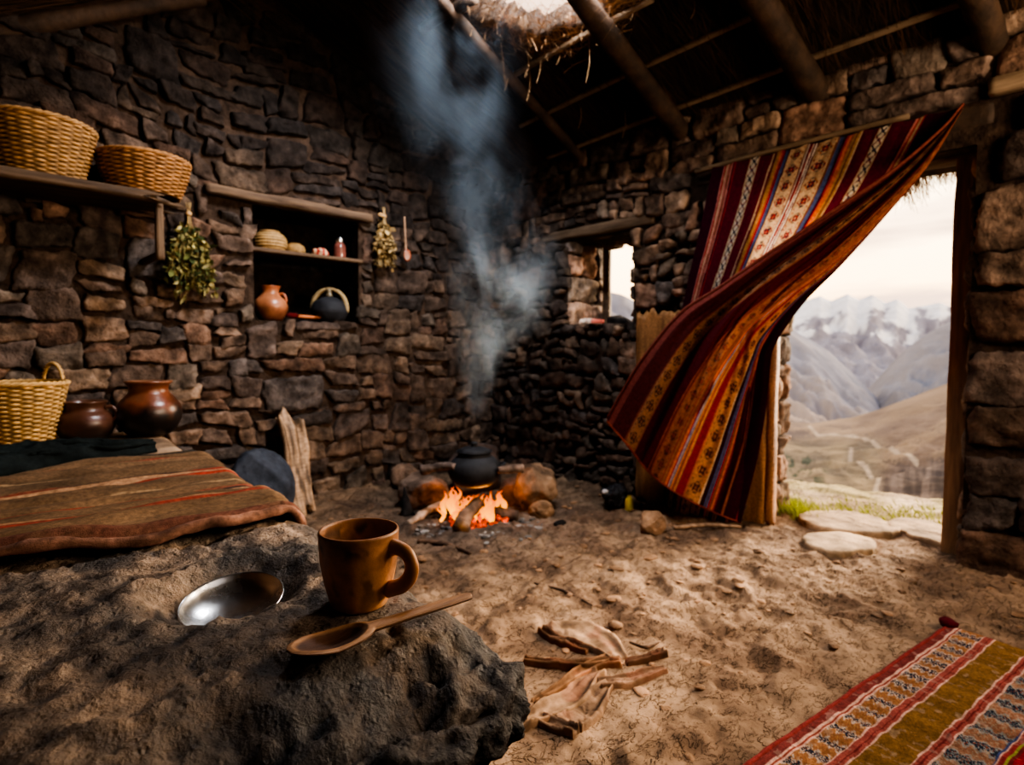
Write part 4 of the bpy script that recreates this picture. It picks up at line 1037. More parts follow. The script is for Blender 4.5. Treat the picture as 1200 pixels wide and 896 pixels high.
# ---------------------------------------------------------------- niche contents
plank('niche_shelf', (.80, .30, .028), (1.755, 3.83, 1.632), 'woodx', 'thin plank shelf dividing the dark wall niche', 'shelf', 12, rough=.005)
YN = 3.80; zu = 1.648; zl = 1.197
def nx(px, y=YN): return on_y(px, 330, y)[0]
def round_basket(px, R, h, label, seed):
    t = thing('lidded_basket', label, 'basket', (nx(px), YN, zu), 0, 'round baskets in the niche')
    prof = [(0, 0), (R*.8, 0), (R*.97, h*.18), (R, h*.42), (R*.96, h*.6), (R*.8, h*.8), (R*.55, h*.9)]
    n = 70; P = interp(prof, n); seg = 120; th = np.linspace(0, 2*math.pi, seg, endpoint=False)
    coil = np.abs(np.sin(np.linspace(0, 11*math.pi, n)))
    r = (P[:, 0]-.004+.006*coil)[:, None]+.0012*np.cos(th*40)
    V = np.stack([np.maximum(r, .0005)*np.cos(th), np.maximum(r, .0005)*np.sin(th), np.repeat(P[:, 1][:, None], seg, 1)], -1).reshape(-1, 3)
    c = (lin((164, 130, 84))*(.5+.5*coil)[:, None])[:, None, :].repeat(seg, 1).reshape(-1, 3)
    mk('coiled_body', V, grid_faces(n, seg, wv=True, flip=True), M['wicker'], t, cols=c)
    V, F = lathe([(0, h*.86), (R*.5, h*.86), (R*.6, h*.9), (R*.6, h*.97), (R*.5, h*1.0), (0, h*1.02)], 60, 40)
    mk('lid', V, F, M['wicker'], t, cols=lin((150, 116, 74)))
round_basket(317, .105, .125, 'larger round coiled basket with lid on the niche shelf', 1)
round_basket(346, .066, .065, 'small round coiled basket beside the larger one on niche shelf', 2)
t = thing('woven_pouch', 'tiny red and cream bundle lying on the niche shelf', 'bundle', (nx(376), YN, zu))
V, F = rock((.055, .035, .030), 91, 4, 3, .15, .1); V[:, 2] += .028
c = np.where((np.sin(V[:, 0]*170) > .1)[:, None], lin((170, 60, 50)), lin((196, 160, 130)))
mk('pouch_cloth', V, F, M['rug'], t, cols=c)
V, F = tube([(-.01, .034*math.cos(q), .028+.031*math.sin(q)) for q in np.linspace(0, 6.0, 20)], .003, 6); mk('tie', V, F, M['straw'], t, cols=lin((190, 170, 140)))
t = thing('glass_jar', 'tall reddish jar with a glassy neck at the right of niche shelf', 'jar', (nx(397), YN-.02, zu))
V, F = lathe([(0, 0), (.036, 0), (.042, .006), (.043, .06), (.041, .085), (.030, .105), (.026, .11), (.026, .112), (.022, .10), (.03, .08), (.03, .01), (0, .008)], 48, 60); mk('jar_body', V, F, M['glass'], t)
V, F = lathe([(.024, .108), (.029, .112), (.030, .125), (.029, .138), (.024, .141), (0, .142)], 40, 30); mk('lid', V, F, M['metal'], t)
jg = on_y(319, 371, 3.74)
hs = [(.045, .165), (.075, .172), (.092, .150), (.094, .125), (.082, .108)]
pot('clay_jug', 'pale orange clay jug with two neck handles in the niche', [(0, 0), (.055, 0), (.07, .008), (.098, .06), (.104, .09), (.094, .125), (.066, .155), (.052, .175), (.052, .195), (.060, .215), (.064, .22), (.058, .221), (.046, .2), (.045, .17), (.08, .12), (.088, .08), (.055, .012), (0, .01)], (jg[0], 3.76, zl), [(0, (88, 52, 36)), (.35, (150, 96, 66)), (.7, (172, 112, 78)), (1, (158, 92, 62))], seed=7., cat='jug',
    handles=[(AR+.1, hs, [.010, .009, .010]), (AR+math.pi-.1, hs, [.010, .009, .010])], wob=.012)
kx = on_y(388, 374, 3.76)[0]
t = thing('dark_pot', 'round blackened pot with a pale rope handle in the niche', 'pot', (kx, 3.78, zl))
V, F = lathe([(0, 0), (.06, 0), (.095, .015), (.125, .07), (.125, .095), (.105, .14), (.07, .165), (.05, .175), (.02, .182), (0, .183)], 64, 70, .01); mk('pot_body', V, F, M['soot'], t)
V, F = lathe([(0, .18), (.02, .18), (.024, .19), (.018, .205), (.02, .225), (.01, .238), (0, .24)], 30, 30); mk('lid_knob', V, F, M['clay'], t, cols=lin((110, 98, 76)))
mb = MB()
for k in range(3):
    q = np.linspace(-.15, math.pi+.25, 60)
    pth = np.stack([.118*np.cos(q)+.008*np.cos(q*17+k*2.1), .012*np.sin(q*17+k*2.1), .10+.135*np.sin(q)], -1)
    pth[:, :2] = pth[:, :1]*np.array([[RGT[0], RGT[1]]])+pth[:, 1:2]*np.array([[FWD[0], FWD[1]]])
    V, F = tube(pth, .011, 7, rough=.2, rf=60); mb.add(V, F, lin((150, 128, 92)))
mb.build('rope_handle', M['straw'], t)
for k, (px, lab, cc, s, dz) in enumerate(((345, 'dark red husk lying between jug and black pot in the niche', (84, 26, 26), (.045, .02, .018), 0), (358, 'flat tan husk lying in front of the black pot', (186, 116, 76), (.085, .03, .013), 0), (366, 'second flat husk under the tan one by the black pot', (150, 92, 62), (.09, .03, .012), 0))):
    V, F = rock(s, 120+k, 4, 2, .12, .08); xx = nx(px, 3.68)
    yy = 3.685+.012*k
    tag(mk('dried_husk', V+np.array([xx, yy+.03, zl+.02+s[2]]), F, M['clay'] if False else M['rag'], cols=lin(cc), loc=(xx, yy, zl)), lab, 'husk', 'husks in the niche')
# ---------------------------------------------------------------- hanging herbs and ladle
def herb(name, label, top, length, width, green, nstem, nleaf, leafl, loop=False, seed=1):
    r = np.random.RandomState(seed); t = thing(name, label, 'herbs', top)
    mb = MB(); tips = []
    for k in range(nstem):
        a = r.uniform(-1, 1); b = r.uniform(-.7, .2); l = length*r.uniform(.7, 1.0)
        p = [(a*.006, b*.006, .0), (a*.012, b*.01, -length*.15), (a*width*.6, b*width*.3-.01, -l*.55), (a*width*.85, b*width*.3-.01, -l)]
        P = interp(p, 14); tips.append(P)
        V, F = tube(P, [.0028, .0018, .0010], 5); mb.add(V, F, lin((150, 124, 82))*r.uniform(.6, 1.1))
    for k in range(6):
        a = r.uniform(-1, 1); V, F = tube([(a*.005, r.uniform(-.01, .0), -.02), (a*.016, r.uniform(-.01, .0), .04)], [.003, .002], 5); mb.add(V, F, lin((160, 132, 90)))
    mb.build('stems', M['straw'], t)
    V, F = lathe([(.010, -.03), (.015, -.028), (.015, -.012), (.010, -.01)], 20, 12); mk('tie', V, F, M['straw'], t, cols=lin((176, 140, 96)))
    if loop:
        V, F = tube([(-.01, -.012, -.02), (-.04, -.02, -.026), (-.055, -.02, -.018), (-.04, -.02, -.010), (-.005, -.012, -.018)], .006, 7, 20); mk('tie', V, F, M['straw'], t, cols=lin((176, 140, 96)))
    mb = MB()
    for k in range(nleaf):
        P = tips[r.randint(nstem)]; q = r.uniform(.28, 1.0); c0 = P[int(q*13)]+r.normal(0, .010, 3)
        d = r.normal(size=3); d[2] -= 1.0; d /= np.linalg.norm(d); s = np.cross(d, r.normal(size=3)); s /= np.linalg.norm(s); nn = np.cross(d, s)
        l = leafl*r.uniform(.6, 1.3); w = l*r.uniform(.22, .36)
        A, B = np.meshgrid(np.linspace(0, 1, 5), np.linspace(-1, 1, 3), indexing='ij')
        V = c0+d*(A*l)[..., None]+s*(B*w*np.sin(np.pi*np.clip(A*.92+.04, 0, 1)))[..., None]+nn*(.25*l*(A**2)+.3*w*B**2)[..., None]
        cg = lin(green[r.randint(len(green))])*r.uniform(.6, 1.25)
        mb.add(V.reshape(-1, 3), grid_faces(5, 3), cg)
    mb.build('leaves', M['leaf'], t)
p = on_y(221, 246, 3.60)
herb('herb_bunch', 'leafy green and yellow herb bunch hanging under the end of the shelf', p, .52, .15, [(160, 148, 92), (180, 164, 110), (104, 108, 60), (136, 126, 78), (72, 82, 46)], 34, 640, .040, seed=3)
p = on_y(450, 250, 3.61)
herb('herb_bunch', 'dry straw coloured herb bunch hanging right of the niche', p, .40, .10, [(168, 140, 92), (140, 114, 76), (120, 100, 66), (184, 158, 112)], 30, 300, .040, loop=True, seed=6)
p = on_y(474, 254, 3.60); p2 = on_y(479, 300, 3.60)
t = thing('hanging_ladle', 'long thin wooden ladle hanging on the wall beside the dry herbs', 'ladle', p)
V, F = tube([(0, 0, .0), (.004, 0, -.1), (.008, -.004, p2[2]-p[2]+.03)], [.007, .007, .008], 8, 20); mk('handle', V, F, M['rag'], t, cols=lin((150, 120, 96)))
V, F = rock((.032, .020, .045), 140, 4, 2, .04, .02); mk('ladle_bowl', V+np.array([.012, -.012, p2[2]-p[2]]), F, M['clay'], t, cols=lin((140, 78, 54)))
# clothy thing on the window sill
p = on_x(690, 377, XW+.14)
t = thing('sill_bundle', 'cream and pink cloth roll lying on the window sill', 'cloth roll', (p[0], p[1], WZ0+.02))
V, F = tube([(.0, .13, .0), (.0, .06, .008), (.02, -.02, .006), (.05, -.10, .0)], [.02, .026, .026, .022], 14, 30, rough=.2, rf=18)
t.location.z = WZ0+.035
c = mixc(lin((226, 206, 186)), lin((206, 110, 92)), sstep(-.005, -.05, V[:, 1])+.5*(np.sin(V[:, 1]*160) > .8)); mk('cloth_roll', V, F, M['rag'], t, cols=c)
# ================================================================ HEARTH
HX, HY = 2.26, 2.63
hz = float(floor_z(HX, HY))
def stone_at(name, p, s, seed, label, col=(112, 86, 66), group=None, rot=0., sub=5, cat='stone', rough=.10):
    V, F = rock(s, seed, sub, 8, rough, .05); V = xform(V, rot=(0, 0, rot)); zf = float(floor_z(p[0], p[1]))
    V = V+np.array([p[0], p[1], zf+s[2]*.72])
    t = np.clip(.5+fbm(V[:, 0]*8, V[:, 1]*8, V[:, 2]*8, 3), 0, 1)[:, None]
    return tag(mk(name, V, F, M['rock'], cols=lin(col)*(.6+.7*t), loc=(p[0], p[1], zf)), label, cat, group)
def fl(px, py): return on_z(px, py, hz)
g = 'stones around the hearth'
stone_at('hearth_stone', fl(630, 596), (.155, .14, .17), 201, 'large rounded hearth stone right of the fire, catching orange light', (112, 90, 72), g)
stone_at('hearth_stone', fl(603, 592), (.10, .10, .115), 202, 'darker stone wedged between fire and the large right hearth stone', (92, 72, 60), g)
stone_at('hearth_stone', fl(497, 592), (.16, .15, .14), 203, 'broad grey brown hearth stone left of the fire', (112, 92, 78), g)
stone_at('hearth_stone', fl(476, 578), (.11, .12, .10), 204, 'low stone at the far left of the hearth', (104, 84, 70), g)
stone_at('hearth_stone', fl(560, 575), (.26, .13, .19), 205, 'sooty stone behind the cooking pot', (70, 60, 56), g)
stone_at('hearth_stone', fl(634, 604), (.10, .06, .06), 206, 'small low stone in front of the large right hearth stone', (120, 94, 72), g)
# pot
pz = hz+.205
t = thing('cooking_pot', 'soot black round cooking pot over the open fire', 'pot', (HX, HY, pz))
V, F = lathe([(0, 0), (.06, .002), (.115, .02), (.150, .065), (.158, .105), (.145, .145), (.115, .175), (.098, .185), (.096, .195), (.108, .208), (.110, .213), (.104, .214), (.09, .2), (.088, .185), (.13, .14), (.14, .1), (.1, .03), (0, .015)], 72, 90, .008); mk('pot_body', V, F, M['soot'], t)
V, F = lathe([(.03, .214), (.092, .207), (.098, .212), (.09, .222), (.06, .232), (.02, .238), (.018, .246), (.024, .258), (.014, .266), (0, .267)], 60, 40, .006); mk('lid', V, F, M['soot'], t)
for sg in (-1, 1):
    d = np.array([RGT[0], RGT[1], 0])*sg; tn = np.array([FWD[0], FWD[1], 0])
    V, F = tube([d*.148-tn*.04+np.array([0, 0, .13]), d*.175-tn*.03+np.array([0, 0, .135]), d*.182+np.array([0, 0, .136]), d*.175+tn*.03+np.array([0, 0, .135]), d*.148+tn*.04+np.array([0, 0, .13])], .008, 8, 24); mk('handle', V, F, M['soot'], t)
# sticks carrying the pot
def stick(name, pts, rad, label, col, cat='stick', group=None, endcol=None, seed=1., rough=.16, char=None):
    P = np.array(pts); V, F = tube(P, rad, 14, max(10, int(np.linalg.norm(P[-1]-P[0])/.012)), rough=rough, rf=16, seed=seed)
    c = np.tile(lin(col), (len(V), 1))*(.55+.9*np.clip(.5+fbm(V[:, 0]*26, V[:, 1]*26, V[:, 2]*26, 3), 0, 1))[:, None]
    if char is not None:
        w = sstep(*char, np.linalg.norm(V-np.array([HX, HY, hz+.08]), axis=1))[:, None]; c = c*(1-w)+lin((22, 19, 18))*w
    if endcol is not None:
        w = sstep(.05, .0, np.linalg.norm(V-P[0], axis=1))[:, None]; c = c*(1-w)+lin(endcol)*w*(.5+nr.rand(len(V), 1))
    return tag(mk(name, V, F, M['rock'], cols=c, loc=P.mean(0)), label, cat, group)
def P3(px, py, fx):  # point on the vertical plane facing the room through the fire, fx metres nearer
    n = np.array([FWD[0], FWD[1], 0]); return on_plane(px, py, n, n.dot([HX, HY, 0])-fx)
stick('pot_stick', [P3(494, 551, .02), P3(520, 546, .05), P3(534, 547, .10)], [.030, .024, .022], 'thick stick resting on the left hearth stone beside the pot', (96, 82, 74), group='sticks beside the pot', endcol=(30, 28, 30), seed=2)
stick('pot_stick', [P3(613, 548, .05), P3(598, 549, .07), P3(584, 551, .10)], [.028, .026, .02], 'thick stick resting on the right hearth stone beside the pot', (96, 80, 70), group='sticks beside the pot', seed=3)
g = 'firewood in the hearth'
e = fl(540, 628); stick('firewood_log', [e+np.array([0, 0, .045]), (e+np.array([HX, HY, hz]))/2+np.array([-.01, 0, .075]), np.array([HX-.03, HY-.08, hz+.13])], [.046, .042, .036], 'thick split log pointing straight out of the fire toward the room', (124, 98, 80), 'log', g, endcol=(176, 124, 72), seed=5, char=(.20, .08))
e = fl(607, 611); stick('firewood_log', [e+np.array([0, 0, .03]), (e+np.array([HX, HY, hz]))/2+np.array([0, 0, .055]), np.array([HX+.0, HY-.05, hz+.11])], [.034, .036, .03], 'dark log sticking out of the fire to the right', (92, 76, 66), 'log', g, seed=6, char=(.22, .08))
e = fl(478, 617); m1 = fl(502, 606); stick('firewood_log', [e+np.array([0, 0, .016]), m1+np.array([0, 0, .040]), fl(520, 600)+np.array([0, 0, .05]), np.array([HX-.08, HY-.05, hz+.07])], [.020, .026, .028, .026], 'knotty grey branch lying into the fire from the left', (138, 122, 108), 'log', g, seed=7, rough=.4, char=(.18, .08))
stick('charred_stick', [fl(478, 606)+np.array([0, 0, .0]), fl(476, 604)+np.array([.0, 0, .07]), fl(474, 602)+np.array([0, 0, .17])], [.045, .025, .006], 'charred pointed stump standing left of the hearth', (30, 27, 26), group=None, seed=8, rough=.3)
stick('twig', [fl(436, 574)+np.array([0, 0, .015]), fl(455, 577)+np.array([0, 0, .03]), fl(476, 582)+np.array([0, 0, .025])], [.014, .014, .010], 'thin dark twig lying on the floor left of the hearth', (86, 72, 64), seed=9)
V, F = rock((.05, .025, .022), 260, 4, 4, .1, .05); p = fl(656, 617)
tag(mk('charcoal_lump', V+p+np.array([0, 0, .015]), F, M['rock'], cols=lin((26, 24, 24)), loc=p), 'black charcoal lump on the floor right of the fire', 'charcoal')
# embers, flames
def emis(name, ramp, strength):
    m = bpy.data.materials.new(name); m.use_nodes = True; nt = m.node_tree; N = nt.nodes; L = nt.links
    N.remove(N['Principled BSDF']); em = N.new('ShaderNodeEmission'); at = N.new('ShaderNodeAttribute'); at.attribute_name = 'Col'
    tc = N.new('ShaderNodeTexCoord'); nz = N.new('ShaderNodeTexNoise'); nz.inputs['Scale'].default_value = ramp; nz.inputs['Detail'].default_value = 4; L.new(tc.outputs['Object'], nz.inputs['Vector'])
    mr = N.new('ShaderNodeMapRange'); mr.inputs[1].default_value = .38; mr.inputs[2].default_value = .68; mr.inputs[3].default_value = .12; mr.inputs[4].default_value = strength
    L.new(nz.outputs[0], mr.inputs[0]); L.new(mr.outputs[0], em.inputs['Strength']); L.new(at.outputs['Color'], em.inputs['Color']); L.new(em.outputs[0], N['Material Output'].inputs['Surface'])
    return m
mbE = MB(); r = random.Random(3)
for k in range(120):
    V, F = rock((r.uniform(.010, .026), r.uniform(.010, .024), r.uniform(.008, .018)), 400+k % 9, 2)
    a = r.uniform(0, 6.28); q = .17*math.sqrt(r.random())
    mbE.add(V+np.array([HX-.03+q*math.cos(a)*1.1, HY-.06+q*math.sin(a)*.9, hz+.012+.045*max(0, 1-q/.17)+r.uniform(0, .012)]), F, np.array([1.0, .10, .012])*r.uniform(.5, 1.2))
tag(mbE.build('embers', emis('ember_glow', 38, 2.2), smooth=False), 'glowing orange embers heaped under the cooking pot', 'embers', kind='stuff')
mbA = MB()
for k in range(150):
    V, F = rock((r.uniform(.008, .03), r.uniform(.008, .03), r.uniform(.004, .010)), 420+k % 9, 2)
    a = r.uniform(0, 6.28); q = .12+.26*r.random()
    mbA.add(V+np.array([HX-.06+q*math.cos(a), HY-.10+q*math.sin(a), hz+.004]), F, lin((150, 146, 142))*r.uniform(.25, .9))
tag(mbA.build('ash', M['rock'], smooth=False), 'grey ash and cinders scattered around the fire', 'ash', kind='stuff')
def flame_mat():
    m = bpy.data.materials.new('flame'); m.use_nodes = True; nt = m.node_tree; N = nt.nodes; L = nt.links
    N.remove(N['Principled BSDF']); em = N.new('ShaderNodeEmission'); at = N.new('ShaderNodeAttribute'); at.attribute_name = 'Col'
    tr = N.new('ShaderNodeBsdfTransparent'); ms = N.new('ShaderNodeMixShader'); lw = N.new('ShaderNodeLayerWeight'); lw.inputs[0].default_value = .35
    mr = N.new('ShaderNodeMapRange'); mr.inputs[1].default_value = .1; mr.inputs[2].default_value = .9; mr.inputs[3].default_value = .85; mr.inputs[4].default_value = .15
    L.new(lw.outputs['Facing'], mr.inputs[0]); L.new(at.outputs['Color'], em.inputs['Color']); em.inputs['Strength'].default_value = 1.5
    L.new(mr.outputs[0], ms.inputs[0]); L.new(tr.outputs[0], ms.inputs[1]); L.new(em.outputs[0], ms.inputs[2]); L.new(ms.outputs[0], N['Material Output'].inputs['Surface'])
    return m
mbF = MB()
RV = np.array([RGT[0], RGT[1], 0]); FV = np.array([FWD[0], FWD[1], 0])
for k in range(30):
    a = r.uniform(-.19, .17); dd = r.uniform(-.14, .05); h = r.uniform(.07, .17)*(1.1 if abs(a) > .09 else .85); w = r.uniform(.010, .022)
    base = np.array([HX, HY, hz+.03])+RV*a+FV*dd; bend = r.uniform(-.03, .03)
    pts = [base, base+RV*bend+np.array([0, 0, h*.4]), base-RV*bend*.8+np.array([0, 0, h*.75]), base+RV*bend*.5+np.array([0, 0, h])]
    V, F = tube(pts, [w*.7, w*1.1, w*.6, .001], 10, 16, rough=.3, rf=22, seed=k)
    q = np.clip((V[:, 2]-base[2])/h, 0, 1)[:, None]
    mbF.add(V, F, (1-q)*np.array([1.6, .62, .06])+q*np.array([.8, .09, .004]))
tag(mbF.build('flames', flame_mat()), 'orange flames licking up under the black cooking pot', 'flames', kind='stuff')

# ---------------------------------------------------------------- smoke
def smoke():
    z0, z1 = hz+.50, 3.05
    V, F, _ = roundbox((1.6, 1.1, z1-z0), .4, .001)
    me = bpy.data.meshes.new('smoke'); me.from_pydata((V+np.array([0, 0, (z1-z0)/2])).tolist(), [], F.tolist()); me.update()
    o = bpy.data.objects.new('smoke', me); C.objects.link(o); o.location = (HX, HY, z0); o.rotation_euler = (0, 0, AR)
    m = bpy.data.materials.new('wood_smoke'); m.use_nodes = True; nt = m.node_tree; N = nt.nodes; L = nt.links
    N.remove(N['Principled BSDF']); pv = N.new('ShaderNodeVolumePrincipled'); L.new(pv.outputs[0], N['Material Output'].inputs['Volume'])
    tc = N.new('ShaderNodeTexCoord'); sx = N.new('ShaderNodeSeparateXYZ'); L.new(tc.outputs['Object'], sx.inputs[0])
    def math_(op, a, b=None, c=None):
        n = N.new('ShaderNodeMath'); n.operation = op
        for i, v in enumerate((a, b, c)):
            if v is None: continue
            if isinstance(v, (int, float)): n.inputs[i].default_value = v
            else: L.new(v, n.inputs[i])
        return n.outputs[0]
    H = z1-z0
    zn = math_('DIVIDE', sx.outputs['Z'], H)
    def curve(pts):
        n = N.new('ShaderNodeFloatCurve'); c = n.mapping.curves[0]
        c.points[0].location = pts[0]; c.points[1].location = pts[-1]
        for p in pts[1:-1]: c.points.new(*p)
        n.mapping.update(); L.new(zn, n.inputs['Value']); return n.outputs[0]
    cx = math_('MULTIPLY_ADD', curve([(0, .50), (.16, .55), (.34, .68), (.5, .62), (.65, .44), (.8, .36), (1, .34)]), 1.0, -.5)
    rad = curve([(0, .055), (.14, .16), (.28, .34), (.45, .42), (.6, .42), (.8, .50), (1, .52)])
    dx = math_('SUBTRACT', sx.outputs['X'], cx)
    dy = math_('MULTIPLY', sx.outputs['Y'], 1.15)
    d = math_('SQRT', math_('ADD', math_('MULTIPLY', dx, dx), math_('MULTIPLY', dy, dy)))
    fall = N.new('ShaderNodeMapRange'); fall.interpolation_type = 'SMOOTHSTEP'; L.new(math_('DIVIDE', d, rad), fall.inputs[0])
    fall.inputs[1].default_value = 1.0; fall.inputs[2].default_value = .15; fall.inputs[3].default_value = 0; fall.inputs[4].default_value = 1
    mp = N.new('ShaderNodeMapping'); L.new(tc.outputs['Object'], mp.inputs[0]); mp.inputs['Scale'].default_value = (1, 1, .62); mp.inputs['Location'].default_value = (3.1, .4, 1.7)
    nz = N.new('ShaderNodeTexNoise'); nz.inputs['Scale'].default_value = 3.6; nz.inputs['Detail'].default_value = 3.0; nz.inputs['Roughness'].default_value = .55; nz.inputs['Distortion'].default_value = .9; L.new(mp.outputs[0], nz.inputs['Vector'])
    nm = N.new('ShaderNodeMapRange'); nm.interpolation_type = 'SMOOTHSTEP'; L.new(nz.outputs[0], nm.inputs[0]); nm.inputs[1].default_value = .40; nm.inputs[2].default_value = .68
    dens = curve([(0, .8), (.15, .75), (.32, .95), (.45, .5), (.6, .16), (.75, .2), (.92, .22), (1, .0)])
    tot = math_('MULTIPLY', math_('MULTIPLY', fall.outputs[0], nm.outputs[0]), math_('MULTIPLY', dens, SMOKE_D))
    L.new(tot, pv.inputs['Density']); pv.inputs['Color'].default_value = (.66, .80, .92, 1); pv.inputs['Anisotropy'].default_value = .2
    me.materials.append(m)
    tag(o, 'blue-grey wood smoke drifting up from the hearth toward the roof', 'smoke', kind='stuff')
SMOKE_D = 2.4
smoke()

# ================================================================ CURTAIN
def motif(a, b, kind, bg, cs):
    """a in 0..1 across, b in cells along -> colour index pattern"""
    cell = np.floor(b).astype(int); fb = b-np.floor(b)
    X_ = np.floor(a*13)-6; Y_ = np.floor(fb*13)-6
    out = np.tile(lin(bg), a.shape+(1,))
    if kind == 'flower':
        q = np.abs(X_)+np.abs(Y_)
        blk = (((np.abs(X_) == 2) & (np.abs(Y_) <= 3)) | ((np.abs(Y_) == 2) & (np.abs(X_) <= 3)) | ((np.abs(X_) == 4) & (np.abs(Y_) <= 1)) | ((np.abs(Y_) == 4) & (np.abs(X_) <= 1)))
        core = (q <= 2); dots = ((q == 5) & (np.abs(X_) > 1)) | ((np.abs(X_) == 5) & (np.abs(Y_) == 5))
        alt = (cell % 2 == 0)
        out[blk] = lin(cs[0]); out[core] = lin(cs[1]); out[dots & alt] = lin(cs[2 % len(cs)]); out[dots & ~alt] = lin(cs[1])
        out[(X_ == 0) & (Y_ == 0)] = lin(bg)
    elif kind == 'block':
        rn = np.random.RandomState(5).rand(*a.shape); wv = .30+.10*np.cos(a*19+cell*2.0)
        dz = np.abs(fb-.62) < wv*.62; ed = (np.abs(fb-.62) < wv*.95) & ~dz
        out[...] = lin(cs[1])*.6+lin(bg)*.4; out[rn > .80] = lin(bg)
        out[ed] = lin(cs[2]); out[ed & (rn > .55)] = lin(bg)
        out[dz] = lin(cs[0]); out[dz & (rn > .72)] = lin(cs[2]); out[dz & (rn < .12)] = lin(cs[1])
    else:
        dd = np.abs(np.abs(X_)-np.abs(Y_)) <= 1
        out[dd & ((cell % 2) == 0)] = lin(cs[0]); out[dd & ((cell % 2) == 1)] = lin(cs[1 % len(cs)]); out[(np.abs(X_)+np.abs(Y_)) <= 2] = lin(cs[-1])
    return out
def bands_color(u, v, bands, ulen):
    """u 0..1, v metres; bands (u0,u1,spec)"""
    col = np.tile(lin((90, 26, 36)), u.shape+(1,))
    for b0, b1, sp in bands:
        msk = (u >= b0) & (u < b1); a = np.clip((u-b0)/(b1-b0), 0, .999)
        if isinstance(sp, tuple): col[msk] = lin(sp)
        elif isinstance(sp, list):
            k = np.clip((a*len(sp)).astype(int), 0, len(sp)-1); cs = np.array([lin(q) for q in sp]); col[msk] = cs[k][msk]
        else:
            w = (b1-b0)*ulen; c = motif(a, v/(w*sp['r']), sp['k'], sp['bg'], sp['c']); col[msk] = c[msk]
    return col
MAR = (102, 18, 36); DKM = (66, 16, 34); PNK = (196, 120, 110); RED = (160, 44, 38); ORG = (196, 102, 52); GLD = (170, 128, 78); BLU = (74, 84, 122); CRM = (190, 160, 128); BRN = (120, 72, 46); BLK = (34, 30, 40); WHT = (222, 208, 190)
FLW = dict(k='flower', bg=(196, 162, 126), c=[(44, 44, 58), (150, 50, 46), (170, 98, 62)], r=.95)
ZIG = dict(k='zig', bg=(206, 190, 168), c=[(38, 34, 44), (120, 40, 46), (60, 60, 80)], r=1.3)
def topfrac(px): return (1.706-on_x(px, 197-(px-835)*.254, 3.30)[1])/(1.706-.455)
def tb(a, b, s): return (topfrac(a), topfrac(b), s)
BA = [(-.1, topfrac(845), DKM), tb(845, 861, [PNK, RED, CRM, PNK, BRN, PNK, DKM, RED]), tb(861, 878, MAR), tb(878, 880, CRM), tb(880, 888, ZIG), tb(888, 890, CRM), tb(890, 905, MAR), tb(905, 909, [CRM, MAR]), tb(909, 926, [BRN, GLD, GLD, ORG, RED, RED, BLU, BLU, DKM]),
      tb(926, 947, FLW), tb(947, 961, [MAR, WHT, MAR, RED, WHT, MAR, WHT, MAR]), tb(961, 986, FLW), tb(986, 1016, [BRN, BLU, BLU, DKM, RED, ORG, ORG, GLD, BRN, GLD]), tb(1016, 1018, CRM), tb(1018, 1037, MAR), tb(1037, 1039, CRM), tb(1039, 1050, ZIG), tb(1050, 1052, CRM), tb(1052, 1080, MAR), tb(1080, 1100, [DKM, PNK, RED, CRM, RED, DKM]), (topfrac(1100), 1.2, DKM)]
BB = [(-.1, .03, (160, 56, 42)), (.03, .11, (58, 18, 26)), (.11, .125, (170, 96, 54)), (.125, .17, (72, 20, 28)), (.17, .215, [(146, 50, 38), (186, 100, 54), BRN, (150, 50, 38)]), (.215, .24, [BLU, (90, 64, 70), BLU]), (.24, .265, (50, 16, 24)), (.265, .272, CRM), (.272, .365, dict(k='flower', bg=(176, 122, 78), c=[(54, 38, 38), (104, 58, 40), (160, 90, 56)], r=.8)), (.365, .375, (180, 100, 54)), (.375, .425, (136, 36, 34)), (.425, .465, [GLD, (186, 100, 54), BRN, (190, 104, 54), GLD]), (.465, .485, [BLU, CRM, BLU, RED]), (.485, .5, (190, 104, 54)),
      (.5, .53, [(164, 84, 52), (158, 106, 68), (158, 78, 48)]), (.53, .60, dict(k='flower', bg=(168, 106, 70), c=[(92, 62, 52), (150, 66, 42), (130, 84, 58)], r=.9)), (.60, .63, [(160, 84, 52), (110, 48, 40), (152, 78, 50)]), (.63, .75, (82, 26, 30)), (.75, .76, (140, 84, 56)), (.76, .835, dict(k='flower', bg=(146, 104, 74), c=[(50, 38, 38), (98, 60, 44), (70, 50, 42)], r=1.)), (.835, .845, (120, 66, 48)), (.845, .955, (78, 32, 30)), (.955, 1.2, [(120, 62, 54), (150, 92, 70), (134, 84, 70)])]
